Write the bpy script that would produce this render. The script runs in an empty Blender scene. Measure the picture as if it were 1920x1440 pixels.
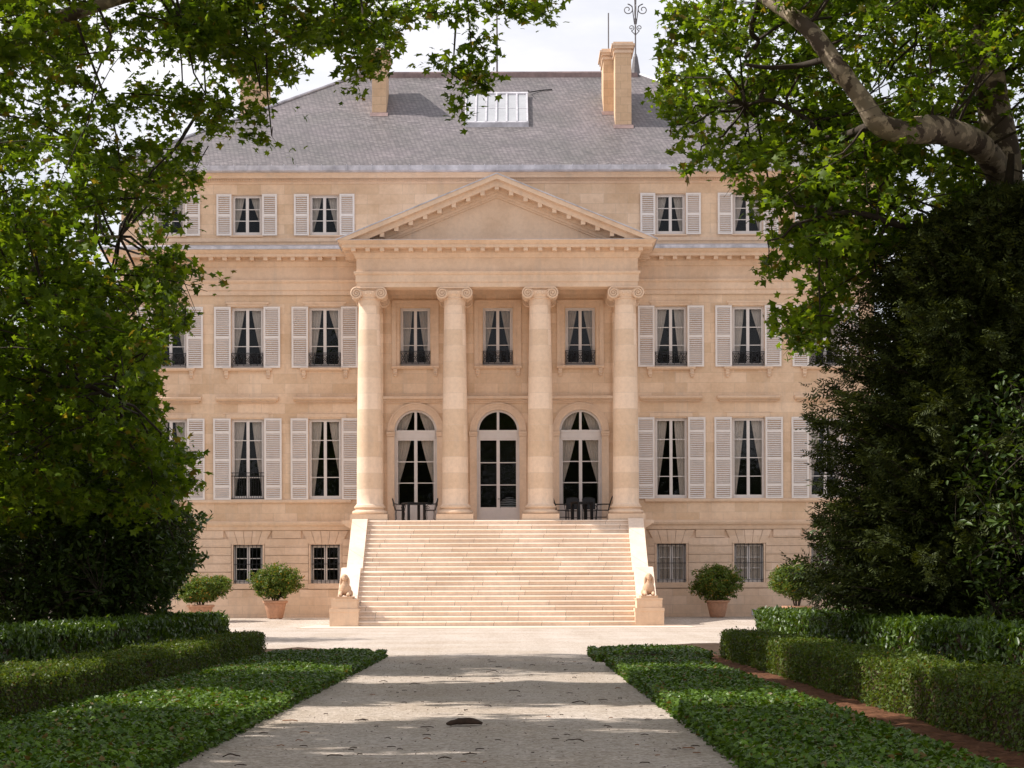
import bpy, math, random
import numpy as np
from mathutils import Matrix, Vector
random.seed(7)
RNG = np.random.default_rng(11)
PI = math.pi
SC = bpy.context.scene
COL = SC.collection
F, EYE, HOR = 4320.0, 1.234, 1109.0          # focal length and horizon measured on the photograph


def at(px, py, Y):
    return ((px - 960) * Y / F, Y, EYE + (HOR - py) * Y / F)


def on_ground(px, py):
    Y = EYE * F / (py - HOR)
    return ((px - 960) * Y / F, Y)


# ------------------------------------------------------------------ helpers
class MB:
    def __init__(s):
        s.v, s.f = [], []

    def add(s, vs, fs):
        o = len(s.v)
        s.v += [tuple(p) for p in vs]
        s.f += [tuple(i + o for i in f) for f in fs]
        return s

    def box(s, x0, x1, y0, y1, z0, z1):
        return s.add([(x0, y0, z0), (x1, y0, z0), (x1, y1, z0), (x0, y1, z0), (x0, y0, z1), (x1, y0, z1), (x1, y1, z1), (x0, y1, z1)],
                     [(0, 3, 2, 1), (4, 5, 6, 7), (0, 1, 5, 4), (1, 2, 6, 5), (2, 3, 7, 6), (3, 0, 4, 7)])

    def cbox(s, c, d):
        return s.box(c[0] - d[0] / 2, c[0] + d[0] / 2, c[1] - d[1] / 2, c[1] + d[1] / 2, c[2] - d[2] / 2, c[2] + d[2] / 2)

    def prism_y(s, poly, y0, y1):
        """polygon in x,z extruded along y"""
        n = len(poly)
        vs = [(p[0], y0, p[1]) for p in poly] + [(p[0], y1, p[1]) for p in poly]
        fs = [tuple(range(n)), tuple(range(2 * n - 1, n - 1, -1))]
        fs += [(i, i + n, (i + 1) % n + n, (i + 1) % n) for i in range(n)]
        return s.add(vs, fs)

    def prism_x(s, poly, x0, x1):
        """polygon in y,z extruded along x"""
        n = len(poly)
        vs = [(x0, p[0], p[1]) for p in poly] + [(x1, p[0], p[1]) for p in poly]
        fs = [tuple(range(n - 1, -1, -1)), tuple(range(n, 2 * n))]
        fs += [(i, (i + 1) % n, (i + 1) % n + n, i + n) for i in range(n)]
        return s.add(vs, fs)

    def lathe(s, prof, c=(0, 0, 0), n=32, cap=True):
        vs, fs = [], []
        for r, z in prof:
            for k in range(n):
                a = 2 * PI * k / n
                vs.append((c[0] + r * math.cos(a), c[1] + r * math.sin(a), c[2] + z))
        for j in range(len(prof) - 1):
            for k in range(n):
                fs.append((j * n + k, j * n + (k + 1) % n, (j + 1) * n + (k + 1) % n, (j + 1) * n + k))
        if cap:
            fs.append(tuple(range(n - 1, -1, -1)))
            fs.append(tuple(range((len(prof) - 1) * n, len(prof) * n)))
        return s.add(vs, fs)

    def tube(s, pts, r, n=6, cap=True):
        pts = [Vector(p) for p in pts]
        m = len(pts)
        rr = r if isinstance(r, (list, tuple)) else [r] * m
        vs, fs = [], []
        up = None
        for i, p in enumerate(pts):
            d = (pts[min(i + 1, m - 1)] - pts[max(i - 1, 0)])
            if d.length < 1e-9:
                d = Vector((0, 0, 1))
            d.normalize()
            if up is None:
                up = Vector((0, 0, 1)) if abs(d.z) < .9 else Vector((1, 0, 0))
            a = d.cross(up)
            if a.length < 1e-6:
                a = d.cross(Vector((0, 1, 0)))
            a.normalize()
            b = a.cross(d).normalized()
            up = b
            for k in range(n):
                t = 2 * PI * k / n
                vs.append(p + (a * math.cos(t) + b * math.sin(t)) * rr[i])
        for i in range(m - 1):
            for k in range(n):
                fs.append((i * n + k, i * n + (k + 1) % n, (i + 1) * n + (k + 1) % n, (i + 1) * n + k))
        if cap:
            fs.append(tuple(range(n - 1, -1, -1)))
            fs.append(tuple(range((m - 1) * n, m * n)))
        return s.add(vs, fs)

    def ball(s, c, r, nu=12, nv=8):
        r = r if isinstance(r, (list, tuple)) else (r, r, r)
        vs, fs = [(c[0], c[1], c[2] - r[2])], []
        for j in range(1, nv):
            t = -PI / 2 + PI * j / nv
            for k in range(nu):
                a = 2 * PI * k / nu
                vs.append((c[0] + r[0] * math.cos(t) * math.cos(a), c[1] + r[1] * math.cos(t) * math.sin(a), c[2] + r[2] * math.sin(t)))
        vs.append((c[0], c[1], c[2] + r[2]))
        for k in range(nu):
            fs.append((0, 1 + (k + 1) % nu, 1 + k))
            fs.append((len(vs) - 1, 1 + (nv - 2) * nu + k, 1 + (nv - 2) * nu + (k + 1) % nu))
        for j in range(nv - 2):
            for k in range(nu):
                fs.append((1 + j * nu + k, 1 + j * nu + (k + 1) % nu, 1 + (j + 1) * nu + (k + 1) % nu, 1 + (j + 1) * nu + k))
        return s.add(vs, fs)

    def sweep(s, prof, path, closed=False):
        """profile (outward offset, z) swept along an x,y path with mitred corners; outward is to the left of the path"""
        P = [Vector(p) for p in path]
        n = len(P)
        offs = []
        for i in range(n):
            d1 = (P[i] - P[i - 1]).normalized() if (closed or i > 0) else None
            d2 = (P[(i + 1) % n] - P[i]).normalized() if (closed or i < n - 1) else None
            n1 = Vector((-d1.y, d1.x)) if d1 else None
            n2 = Vector((-d2.y, d2.x)) if d2 else None
            if n1 is None:
                offs.append(n2)
            elif n2 is None:
                offs.append(n1)
            else:
                b = n1 + n2
                offs.append(b / (1 + n1.dot(n2)))
        m = len(prof)
        vs = [(P[i].x + offs[i].x * o, P[i].y + offs[i].y * o, z) for i in range(n) for o, z in prof]
        fs = []
        for i in range(n if closed else n - 1):
            j = (i + 1) % n
            for k in range(m - 1):
                fs.append((i * m + k, i * m + k + 1, j * m + k + 1, j * m + k))
        if not closed:
            fs.append(tuple(range(m)))
            fs.append(tuple(range(n * m - 1, (n - 1) * m - 1, -1)))
        return s.add(vs, fs)

    def build(s, name, mat, parent=None, loc=(0, 0, 0), smooth=None):
        me = bpy.data.meshes.new(name)
        me.from_pydata(s.v, [], s.f)
        me.materials.append(mat)
        me.validate()
        if smooth is not None:
            me.polygons.foreach_set('use_smooth', [True] * len(me.polygons))
            me.set_sharp_from_angle(angle=math.radians(smooth))
        me.update()
        o = bpy.data.objects.new(name, me)
        COL.objects.link(o)
        o.location = loc
        if parent:
            o.parent = parent
        return o


def np_mesh(name, V, Fc, mat, parent=None, loc=(0, 0, 0)):
    me = bpy.data.meshes.new(name)
    V = np.ascontiguousarray(V, dtype=np.float32)
    Fc = np.ascontiguousarray(Fc, dtype=np.int32)
    m, k = Fc.shape
    me.vertices.add(len(V))
    me.vertices.foreach_set('co', V.ravel())
    me.loops.add(m * k)
    me.loops.foreach_set('vertex_index', Fc.ravel())
    me.polygons.add(m)
    me.polygons.foreach_set('loop_start', np.arange(0, m * k, k, dtype=np.int32))
    me.update(calc_edges=True)
    me.materials.append(mat)
    o = bpy.data.objects.new(name, me)
    COL.objects.link(o)
    o.location = loc
    if parent:
        o.parent = parent
    return o


def tag(o, label=None, cat=None, group=None, kind=None):
    if label:
        o['label'] = label
    if cat:
        o['category'] = cat
    if group:
        o['group'] = group
    if kind:
        o['kind'] = kind
    return o


def empty(name, loc=(0, 0, 0), rz=0.0):
    o = bpy.data.objects.new(name, None)
    o.empty_display_size = .3
    COL.objects.link(o)
    o.location = loc
    o.rotation_euler = (0, 0, rz)
    return o


def copy_tree(o, parent=None, loc=None):
    c = o.copy()
    COL.objects.link(c)
    if parent is not None:
        c.parent = parent
    if loc is not None:
        c.location = loc
    for ch in list(o.children):
        copy_tree(ch, c)
    return c


# ------------------------------------------------------------------ materials
def new_mat(name):
    m = bpy.data.materials.new(name)
    m.use_nodes = True
    nt = m.node_tree
    return m, nt, nt.nodes['Principled BSDF']


def N(nt, kind, **kw):
    n = nt.nodes.new(kind)
    for k, v in kw.items():
        if k in n.inputs.keys():
            n.inputs[k].default_value = v
        else:
            setattr(n, k, v)
    return n


def L(nt, a, b):
    nt.links.new(a, b)


def mulcol(nt, a, b):
    n = nt.nodes.new('ShaderNodeMix')
    n.data_type = 'RGBA'
    n.blend_type = 'MULTIPLY'
    n.inputs[0].default_value = 1
    L(nt, a, n.inputs[6])
    L(nt, b, n.inputs[7])
    return n.outputs[2]


def mixcol(nt, fac, a, b):
    n = nt.nodes.new('ShaderNodeMix')
    n.data_type = 'RGBA'
    if isinstance(fac, (int, float)):
        n.inputs[0].default_value = fac
    else:
        L(nt, fac, n.inputs[0])
    for v, i in ((a, 6), (b, 7)):
        if isinstance(v, tuple):
            n.inputs[i].default_value = (*v, 1)
        else:
            L(nt, v, n.inputs[i])
    return n.outputs[2]


def ramp(nt, src, stops, interp='LINEAR'):
    r = nt.nodes.new('ShaderNodeValToRGB')
    r.color_ramp.interpolation = interp
    el = r.color_ramp.elements
    while len(el) < len(stops):
        el.new(.5)
    for e, (p, c) in zip(el, stops):
        e.position = p
        e.color = (*c, 1) if isinstance(c, tuple) else (c, c, c, 1)
    L(nt, src, r.inputs[0])
    return r.outputs[0]


def wall_coords(nt, zs=1.0):
    tc = nt.nodes.new('ShaderNodeTexCoord')
    sp = nt.nodes.new('ShaderNodeSeparateXYZ')
    L(nt, tc.outputs['Object'], sp.inputs[0])
    ad = N(nt, 'ShaderNodeMath', operation='ADD')
    L(nt, sp.outputs[0], ad.inputs[0])
    L(nt, sp.outputs[1], ad.inputs[1])
    mz = N(nt, 'ShaderNodeMath', operation='MULTIPLY')
    mz.inputs[1].default_value = zs
    L(nt, sp.outputs[2], mz.inputs[0])
    cb = nt.nodes.new('ShaderNodeCombineXYZ')
    L(nt, ad.outputs[0], cb.inputs[0])
    L(nt, mz.outputs[0], cb.inputs[1])
    return tc.outputs['Object'], cb.outputs[0], sp.outputs[2]


def bump(nt, b, src, strength, dist):
    bp = N(nt, 'ShaderNodeBump', Strength=strength, Distance=dist)
    L(nt, src, bp.inputs['Height'])
    L(nt, bp.outputs[0], b.inputs['Normal'])
    return bp


def noise(nt, vec, scale, detail=5, rough=.6):
    n = N(nt, 'ShaderNodeTexNoise', Scale=scale, Detail=detail, Roughness=rough)
    L(nt, vec, n.inputs['Vector'])
    return n.outputs['Fac']


def stone(name, base, block=None, var=.12, stain=.22, mortar=.72, rough=.85):
    m, nt, b = new_mat(name)
    oc, wc, z = wall_coords(nt)
    c1 = tuple(min(1, v * k) for v, k in zip(base, (1 + var * .5, 1 + var * .45, 1 + var * .4)))
    c2 = tuple(v * k for v, k in zip(base, (1 - var * .35, 1 - var * .6, 1 - var * .95)))
    if block:
        br = N(nt, 'ShaderNodeTexBrick', Scale=1.0)
        br.inputs['Mortar Size'].default_value = .008
        br.inputs['Mortar Smooth'].default_value = .3
        br.inputs['Brick Width'].default_value = block[0]
        br.inputs['Row Height'].default_value = block[1]
        br.inputs['Color1'].default_value = (*c1, 1)
        br.inputs['Color2'].default_value = (*c2, 1)
        br.inputs['Mortar'].default_value = (*[v * mortar for v in base], 1)
        L(nt, wc, br.inputs['Vector'])
        col = br.outputs['Color']
    else:
        col = mixcol(nt, noise(nt, oc, 1.3, 3), c2, c1)
    big = ramp(nt, noise(nt, oc, .45, 6, .65), [(.3, tuple(1 - stain * k for k in (.75, .95, 1.15))), (.55, 1.0), (.8, (1.0, .98, .95))])
    col = mulcol(nt, col, big)
    fine = noise(nt, oc, 7, 8, .7)
    col = mulcol(nt, col, ramp(nt, fine, [(.25, .86), (.6, 1.0), (.85, 1.0)]))
    # rain streaks and grey weathering, drawn out along the vertical
    mp = nt.nodes.new('ShaderNodeMapping')
    mp.inputs['Scale'].default_value = (1.6, 1.6, .22)
    L(nt, oc, mp.inputs['Vector'])
    st = ramp(nt, noise(nt, mp.outputs[0], 1.2, 6, .7), [(.52, 0.0), (.76, .6)])
    col = mixcol(nt, st, col, tuple(.62 * v + .06 for v in base))
    L(nt, col, b.inputs['Base Color'])
    b.inputs['Roughness'].default_value = rough
    b.inputs['Specular IOR Level'].default_value = .2
    bump(nt, b, fine, .25, .02)
    return m


STONE = (.745, .562, .41)
M_wall = stone('limestone_ashlar', STONE, (.95, .40), var=.22, stain=.26, mortar=.84)
M_base = stone('limestone_basement', (.74, .57, .44), (1.15, .345), var=.18, mortar=.82)
M_trim = stone('limestone_trim', (.75, .572, .43), None, var=.14, stain=.22)
M_col = stone('limestone_column', (.77, .605, .47), (9.0, .62), var=.26, stain=.10, mortar=.90)
M_step = stone('limestone_step', (.79, .65, .535), (1.7, 9.0), var=.13, stain=.18, mortar=.36)
M_chim = stone('limestone_chimney', (.68, .49, .33), (.6, .33), var=.16)
M_apron = stone('stone_apron', (.72, .58, .46), None, var=.06, stain=.1)
M_sphinx = stone('carved_stone', (.60, .41, .28), None, var=.10, stain=.25)


def slate():
    m, nt, b = new_mat('slate_tiles')
    oc, wc, z = wall_coords(nt, 1.94)
    br = N(nt, 'ShaderNodeTexBrick', Scale=1.0)
    br.inputs['Mortar Size'].default_value = .014
    br.inputs['Mortar Smooth'].default_value = .2
    br.inputs['Brick Width'].default_value = .17
    br.inputs['Row Height'].default_value = .125
    br.inputs['Color1'].default_value = (.200, .176, .178, 1)
    br.inputs['Color2'].default_value = (.112, .098, .103, 1)
    br.inputs['Mortar'].default_value = (.055, .050, .053, 1)
    L(nt, wc, br.inputs['Vector'])
    # weathered courses: pale flecks strung out along the courses
    mp = nt.nodes.new('ShaderNodeMapping')
    mp.inputs['Scale'].default_value = (1.2, 5.5, 1)
    L(nt, wc, mp.inputs['Vector'])
    fl = ramp(nt, noise(nt, mp.outputs[0], 1.6, 8, .75), [(.51, 0.0), (.68, .7)])
    patch = ramp(nt, noise(nt, oc, .28, 3), [(.40, .15), (.65, 1.0)])
    fm = N(nt, 'ShaderNodeMath', operation='MULTIPLY')
    L(nt, fl, fm.inputs[0])
    L(nt, patch, fm.inputs[1])
    col = mixcol(nt, fm.outputs[0], br.outputs['Color'], (.40, .36, .36))
    col = mulcol(nt, col, ramp(nt, noise(nt, oc, .5, 4), [(.3, (.82, .84, .80)), (.7, (1.12, 1.07, 1.09))]))
    L(nt, col, b.inputs['Base Color'])
    b.inputs['Roughness'].default_value = .55
    bump(nt, b, br.outputs['Fac'], .6, -.02)
    return m


def plain(name, col, rough=.6, metal=0.0, var=.12, scale=6.0, spec=.4, bmp=.1):
    m, nt, b = new_mat(name)
    tc = nt.nodes.new('ShaderNodeTexCoord')
    f = noise(nt, tc.outputs['Object'], scale, 6, .65)
    c = ramp(nt, f, [(.3, tuple(v * (1 - var) for v in col)), (.7, tuple(min(1, v * (1 + var)) for v in col))])
    L(nt, c, b.inputs['Base Color'])
    b.inputs['Roughness'].default_value = rough
    b.inputs['Metallic'].default_value = metal
    b.inputs['Specular IOR Level'].default_value = spec
    if bmp:
        bump(nt, b, f, bmp, .02)
    return m


M_slate = slate()
M_lead = plain('lead_sheet', (.50, .485, .52), .5, .1, .3, 2.5)
M_copper = plain('copper_flashing', (.24, .17, .16), .5, .2, .3, 3)
M_shutter = plain('shutter_paint', (.74, .685, .65), .5, 0, .05, 2.5, bmp=.03)
M_frame = plain('window_paint', (.68, .63, .60), .45, 0, .05, 3, bmp=.03)
M_curtain = plain('curtain_cloth', (.80, .71, .64), .9, 0, .08, 8)
M_iron = plain('wrought_iron', (.018, .018, .02), .45, .3, .2, 20)
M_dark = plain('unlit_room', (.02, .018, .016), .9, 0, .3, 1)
M_terra = plain('terracotta', (.47, .26, .165), .8, 0, .18, 9)
M_ladder = plain('weathered_iron', (.14, .13, .135), .6, .3, .2, 10)


def glass():
    m, nt, b = new_mat('window_glass')
    out = nt.nodes['Material Output']
    nt.nodes.remove(b)
    t = N(nt, 'ShaderNodeBsdfTransparent')
    t.inputs[0].default_value = (.80, .80, .79, 1)
    g = N(nt, 'ShaderNodeBsdfGlossy', Roughness=.015)
    g.inputs[0].default_value = (.9, .92, .95, 1)
    tc = nt.nodes.new('ShaderNodeTexCoord')
    bp = N(nt, 'ShaderNodeBump', Strength=.35, Distance=.02)
    L(nt, noise(nt, tc.outputs['Object'], 2.2, 2), bp.inputs['Height'])
    L(nt, bp.outputs[0], g.inputs['Normal'])
    fr = N(nt, 'ShaderNodeFresnel', IOR=1.36)
    mx = nt.nodes.new('ShaderNodeMixShader')
    L(nt, fr.outputs[0], mx.inputs[0])
    L(nt, t.outputs[0], mx.inputs[1])
    L(nt, g.outputs[0], mx.inputs[2])
    L(nt, mx.outputs[0], out.inputs[0])
    return m


M_glass = glass()
M_skyglass = plain('frosted_glass', (.36, .365, .38), .25, 0, .1, 1.5, .5, 0)


def gravel():
    m, nt, b = new_mat('pale_gravel')
    g = nt.nodes.new('ShaderNodeNewGeometry')
    P = g.outputs['Position']
    v = N(nt, 'ShaderNodeTexVoronoi', Scale=42.0)
    L(nt, P, v.inputs['Vector'])
    grains = ramp(nt, v.outputs['Color'], [(.0, (.35, .295, .25)), (.55, (.56, .49, .435)), (1.0, (.74, .66, .605))])
    col = mulcol(nt, grains, ramp(nt, noise(nt, P, 9, 8, .75), [(.30, (.62, .585, .54)), (.56, 1.0)]))
    col = mulcol(nt, col, ramp(nt, noise(nt, P, .35, 6, .65), [(.3, (.84, .80, .74)), (.65, 1.0)]))
    # worn tracks run along the drive and across the court
    mp = nt.nodes.new('ShaderNodeMapping')
    mp.inputs['Scale'].default_value = (1.1, .05, 1)
    L(nt, P, mp.inputs['Vector'])
    col = mulcol(nt, col, ramp(nt, noise(nt, mp.outputs[0], 1.0, 4), [(.35, (.90, .885, .86)), (.6, 1.0)]))
    L(nt, col, b.inputs['Base Color'])
    b.inputs['Roughness'].default_value = .95
    b.inputs['Specular IOR Level'].default_value = .1
    ad = N(nt, 'ShaderNodeMath', operation='ADD')
    L(nt, v.outputs['Distance'], ad.inputs[0])
    L(nt, noise(nt, P, 14, 6, .7), ad.inputs[1])
    bump(nt, b, ad.outputs[0], .55, .02)
    return m


M_gravel = gravel()
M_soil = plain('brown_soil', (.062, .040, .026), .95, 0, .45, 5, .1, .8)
M_redsoil = plain('red_earth', (.135, .062, .034), .95, 0, .6, 14, .1, .8)


def leaf_mat(name, c1, c2, trans=.35, rough=.45, spec=.35, accent=None):
    m, nt, b = new_mat(name)
    out = nt.nodes['Material Output']
    g = nt.nodes.new('ShaderNodeNewGeometry')
    r = g.outputs['Random Per Island']
    stops = [(0.0, c1), (.9, c2)]
    if accent:
        stops = [(0.0, c1), (.93, c2), (.965, accent), (1.0, accent)]
    col = ramp(nt, r, stops)
    L(nt, col, b.inputs['Base Color'])
    b.inputs['Roughness'].default_value = rough
    b.inputs['Specular IOR Level'].default_value = spec
    t = nt.nodes.new('ShaderNodeBsdfTranslucent')
    L(nt, mulcol(nt, col, ramp(nt, r, [(0, (1.8, 1.65, .5)), (1, (2.0, 1.8, .5))])), t.inputs[0])
    mx = nt.nodes.new('ShaderNodeMixShader')
    mx.inputs[0].default_value = trans
    L(nt, b.outputs[0], mx.inputs[1])
    L(nt, t.outputs[0], mx.inputs[2])
    L(nt, mx.outputs[0], out.inputs[0])
    return m


M_plane = leaf_mat('plane_tree_leaf', (.050, .098, .008), (.150, .225, .022), .54, .5, .22, (.16, .13, .03))
M_yew = leaf_mat('yew_needles', (.024, .035, .008), (.080, .098, .020), .15, .6, .2)
M_laurel = leaf_mat('laurel_leaf', (.020, .048, .006), (.085, .145, .014), .22, .38, .35)
M_dkleaf = leaf_mat('evergreen_leaf', (.024, .050, .009), (.078, .125, .020), .2, .45, .3)
M_box = leaf_mat('box_leaf', (.030, .058, .005), (.110, .155, .018), .25, .5, .22, (.12, .085, .03))
M_ivy = leaf_mat('ivy_leaf', (.030, .070, .006), (.105, .185, .016), .2, .42, .30, (.13, .085, .025))
M_shrub = leaf_mat('shrub_leaf', (.050, .095, .014), (.125, .175, .030), .3, .5, .3, (.30, .16, .02))
M_twig = plain('twig_bark', (.045, .032, .022), .9, 0, .3, 8)


def plane_bark():
    m, nt, b = new_mat('plane_bark')
    tc = nt.nodes.new('ShaderNodeTexCoord')
    P = tc.outputs['Object']
    n1 = noise(nt, P, 3.2, 7, .62)
    n2 = noise(nt, P, 6.5, 5, .6)
    base = mixcol(nt, ramp(nt, n2, [(.42, 0.0), (.5, 1.0)], 'EASE'), (.46, .365, .26), (.25, .195, .135))
    col = mixcol(nt, ramp(nt, n1, [(.53, 0.0), (.555, 1.0)]), base, (.085, .058, .040))
    L(nt, col, b.inputs['Base Color'])
    b.inputs['Roughness'].default_value = .85
    bump(nt, b, n1, .4, .05)
    return m


M_bark = plane_bark()
M_debris = plain('fallen_bark', (.050, .030, .020), .9, 0, .5, 14, .2, .5)
M_dry = plain('dry_leaf', (.26, .115, .05), .85, 0, .4, 20, .2, .3)
M_chairseat = plain('black_mesh', (.020, .020, .021), .6, .2, .2, 30)


def zebra():
    m, nt, b = new_mat('striped_fabric')
    tc = nt.nodes.new('ShaderNodeTexCoord')
    w = N(nt, 'ShaderNodeTexWave', Scale=3.4, Distortion=3.0)
    w.bands_direction = 'Z'
    L(nt, tc.outputs['Object'], w.inputs['Vector'])
    L(nt, ramp(nt, w.outputs['Fac'], [(.45, .02), (.55, .8)]), b.inputs['Base Color'])
    return m


M_zebra = zebra()

# ------------------------------------------------------------------ world, sun, camera
SUN_EL, SUN_BACK = math.radians(48), math.radians(3)
to_sun = Vector((-math.cos(SUN_EL) * math.cos(SUN_BACK), math.cos(SUN_EL) * math.sin(SUN_BACK), math.sin(SUN_EL)))
W = bpy.data.worlds.new('World')
SC.world = W
W.use_nodes = True
wn = W.node_tree
bg = wn.nodes['Background']
sky = wn.nodes.new('ShaderNodeTexSky')
sky.sky_type = 'NISHITA'
sky.sun_disc = False
sky.sun_elevation = SUN_EL
sky.sun_rotation = math.atan2(to_sun.x, to_sun.y)
sky.air_density = 1.0
sky.dust_density = 2.5
tcw = wn.nodes.new('ShaderNodeTexCoord')
mpw = wn.nodes.new('ShaderNodeMapping')
mpw.inputs['Scale'].default_value = (1, 1, 2.6)
wn.links.new(tcw.outputs['Generated'], mpw.inputs['Vector'])
cl = noise(wn, mpw.outputs[0], 3.2, 7, .55)
cf = ramp(wn, cl, [(.36, .42), (.60, .98)])
lum = ramp(wn, noise(wn, mpw.outputs[0], 5.5, 6, .6), [(.3, (6.8, 6.8, 7.4)), (.7, (9.0, 8.85, 8.95))])
skyc = mixcol(wn, cf, sky.outputs[0], lum)
wn.links.new(skyc, bg.inputs[0])
bg.inputs[1].default_value = .10

sl = bpy.data.lights.new('sun', 'SUN')
sl.energy = 4.7
sl.angle = math.radians(.53)
sl.color = (1.0, .945, .875)
so = bpy.data.objects.new('sun', sl)
COL.objects.link(so)
so.location = (-40, 40, 60)
so.rotation_euler = to_sun.to_track_quat('Z', 'Y').to_euler()

cam = bpy.data.cameras.new('camera')
co = bpy.data.objects.new('camera', cam)
COL.objects.link(co)
co.matrix_world = Matrix.Translation((0, 0, EYE)) @ Matrix.Rotation(PI / 2, 4, 'X') @ Matrix.Rotation(-.003, 4, 'Z')
cam.sensor_width = 36
cam.lens = F / 1920 * 36
cam.shift_y = (HOR - 720) / 1920
cam.clip_start = .1
cam.clip_end = 5000
SC.camera = co
SC.view_settings.view_transform = 'Standard'
SC.view_settings.look = 'None'
SC.view_settings.gamma = 1
SC.view_settings.exposure = 0.44
SC.render.resolution_x, SC.render.resolution_y = 1024, 768

# ------------------------------------------------------------------ ground
def smooth(t):
    t = max(0, min(1, t))
    return t * t * (3 - 2 * t)


def gz(Y):
    return .20 * smooth((Y - 84) / 7)


g = MB()
ys = [-60, 0, 20, 40, 60, 80] + [84 + .5 * i for i in range(15)] + [100, 140, 300, 1500]
xs = [-1500, -200, -60, -20, 20, 60, 200, 1500]
g.add([(x, y, gz(y)) for y in ys for x in xs],
      [(j * 8 + i, j * 8 + i + 1, (j + 1) * 8 + i + 1, (j + 1) * 8 + i) for j in range(len(ys) - 1) for i in range(7)])
tag(g.build('ground', M_gravel), 'pale gravel drive and courtyard', kind='structure')


def bumpy_sheet(x0, x1, y0, y1, z, amp, step):
    nx, ny = max(2, int((x1 - x0) / step)), max(2, int((y1 - y0) / step))
    m = MB()
    for j in range(ny + 1):
        for i in range(nx + 1):
            e = min(i, nx - i, j, ny - j)
            m.v.append((x0 + (x1 - x0) * i / nx + (random.uniform(-.05, .05) if e == 0 else 0), y0 + (y1 - y0) * j / ny,
                        z + (amp * random.random() if e else 0)))
    m.f = [(j * (nx + 1) + i, j * (nx + 1) + i + 1, (j + 1) * (nx + 1) + i + 1, (j + 1) * (nx + 1) + i) for j in range(ny) for i in range(nx)]
    return m


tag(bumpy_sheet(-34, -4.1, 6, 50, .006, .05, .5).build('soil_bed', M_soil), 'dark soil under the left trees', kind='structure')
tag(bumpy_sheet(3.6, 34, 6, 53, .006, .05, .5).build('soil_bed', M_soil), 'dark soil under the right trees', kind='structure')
tag(bumpy_sheet(2.55, 3.95, 10, 44.5, .010, .035, .12).build('earth_strip', M_redsoil), 'reddish bare earth strip between ivy and clipped hedge', kind='structure')

# ------------------------------------------------------------------ the mansion (local x right, y depth, z up; y = 0 is the front wall)
XC, YW = -.54, 92.5
mansion = tag(empty('mansion', (XC, YW, 0)), 'pale limestone mansion with a columned portico and slate roof', 'mansion')
HW, DEP, GZ = 15.1, 18.0, .15


def hole_wall(m, x0, x1, z0, z1, holes, y, d):
    xs = sorted({x0, x1} | {h[0] for h in holes} | {h[1] for h in holes})
    zs = sorted({z0, z1} | {h[2] for h in holes} | {h[3] for h in holes})
    for i in range(len(xs) - 1):
        for j in range(len(zs) - 1):
            cx, cz = (xs[i] + xs[i + 1]) / 2, (zs[j] + zs[j + 1]) / 2
            if any(h[0] < cx < h[1] and h[2] < cz < h[3] for h in holes):
                continue
            m.add([(xs[i], y, zs[j]), (xs[i + 1], y, zs[j]), (xs[i + 1], y, zs[j + 1]), (xs[i], y, zs[j + 1])], [(0, 1, 2, 3)])
    for h in holes:
        a, b, c, e = h[:4]
        m.add([(a, y, c), (b, y, c), (b, y, e), (a, y, e), (a, y + d, c), (b, y + d, c), (b, y + d, e), (a, y + d, e)],
              [(0, 4, 5, 1), (1, 5, 6, 2), (3, 7, 4, 0)] + ([] if len(h) > 4 else [(2, 6, 7, 3)]))


WX = [-614 / 46.7, -469.5 / 46.7, -324.5 / 46.7, 324.5 / 46.7, 469.5 / 46.7, 614 / 46.7]
PX = [-3.31, 0.0, 3.31]
AT = (15.56, 17.19, .60)      # attic: sill, head, half width
FF = (10.25, 12.67, .645)     # first floor
GF = (4.96, 8.19, .66)        # ground floor
BS = (1.58, 3.14, .59)        # basement
PF = (10.31, 12.63, .60)      # first floor in the portico
SPR, AR = 7.68, .857          # arch springing and radius
holes = []
for x in WX:
    for k in (AT, FF, GF):
        holes.append((x - k[2], x + k[2], k[0], k[1]))
for x in PX:
    holes.append((x - PF[2], x + PF[2], PF[0], PF[1]))
    holes.append((x - AR, x + AR, 3.95, SPR + AR, 1))
w = MB()
hole_wall(w, -HW, HW, 3.9, 18.0, holes, 0, .24)
NS = 20
for x in PX:
    arc = [(x + AR * math.cos(PI * k / NS), SPR + AR * math.sin(PI * k / NS)) for k in range(NS + 1)]
    for k in range(NS):
        cx = x + AR if k < NS // 2 else x - AR
        w.add([(cx, 0, SPR + AR), (arc[k][0], 0, arc[k][1]), (arc[k + 1][0], 0, arc[k + 1][1])], [(0, 1, 2)])
        w.add([(arc[k][0], 0, arc[k][1]), (arc[k + 1][0], 0, arc[k + 1][1]), (arc[k + 1][0], .24, arc[k + 1][1]), (arc[k][0], .24, arc[k][1])], [(0, 1, 2, 3)])
w.add([(-HW, 0, 3.9), (-HW, DEP, 3.9), (-HW, DEP, 18), (-HW, 0, 18)], [(0, 1, 2, 3)])
w.add([(HW, 0, 3.9), (HW, DEP, 3.9), (HW, DEP, 18), (HW, 0, 18)], [(0, 1, 2, 3)])
w.add([(-HW, DEP, 3.9), (HW, DEP, 3.9), (HW, DEP, 18), (-HW, DEP, 18)], [(0, 1, 2, 3)])
w.build('wall', M_wall, mansion)
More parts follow.
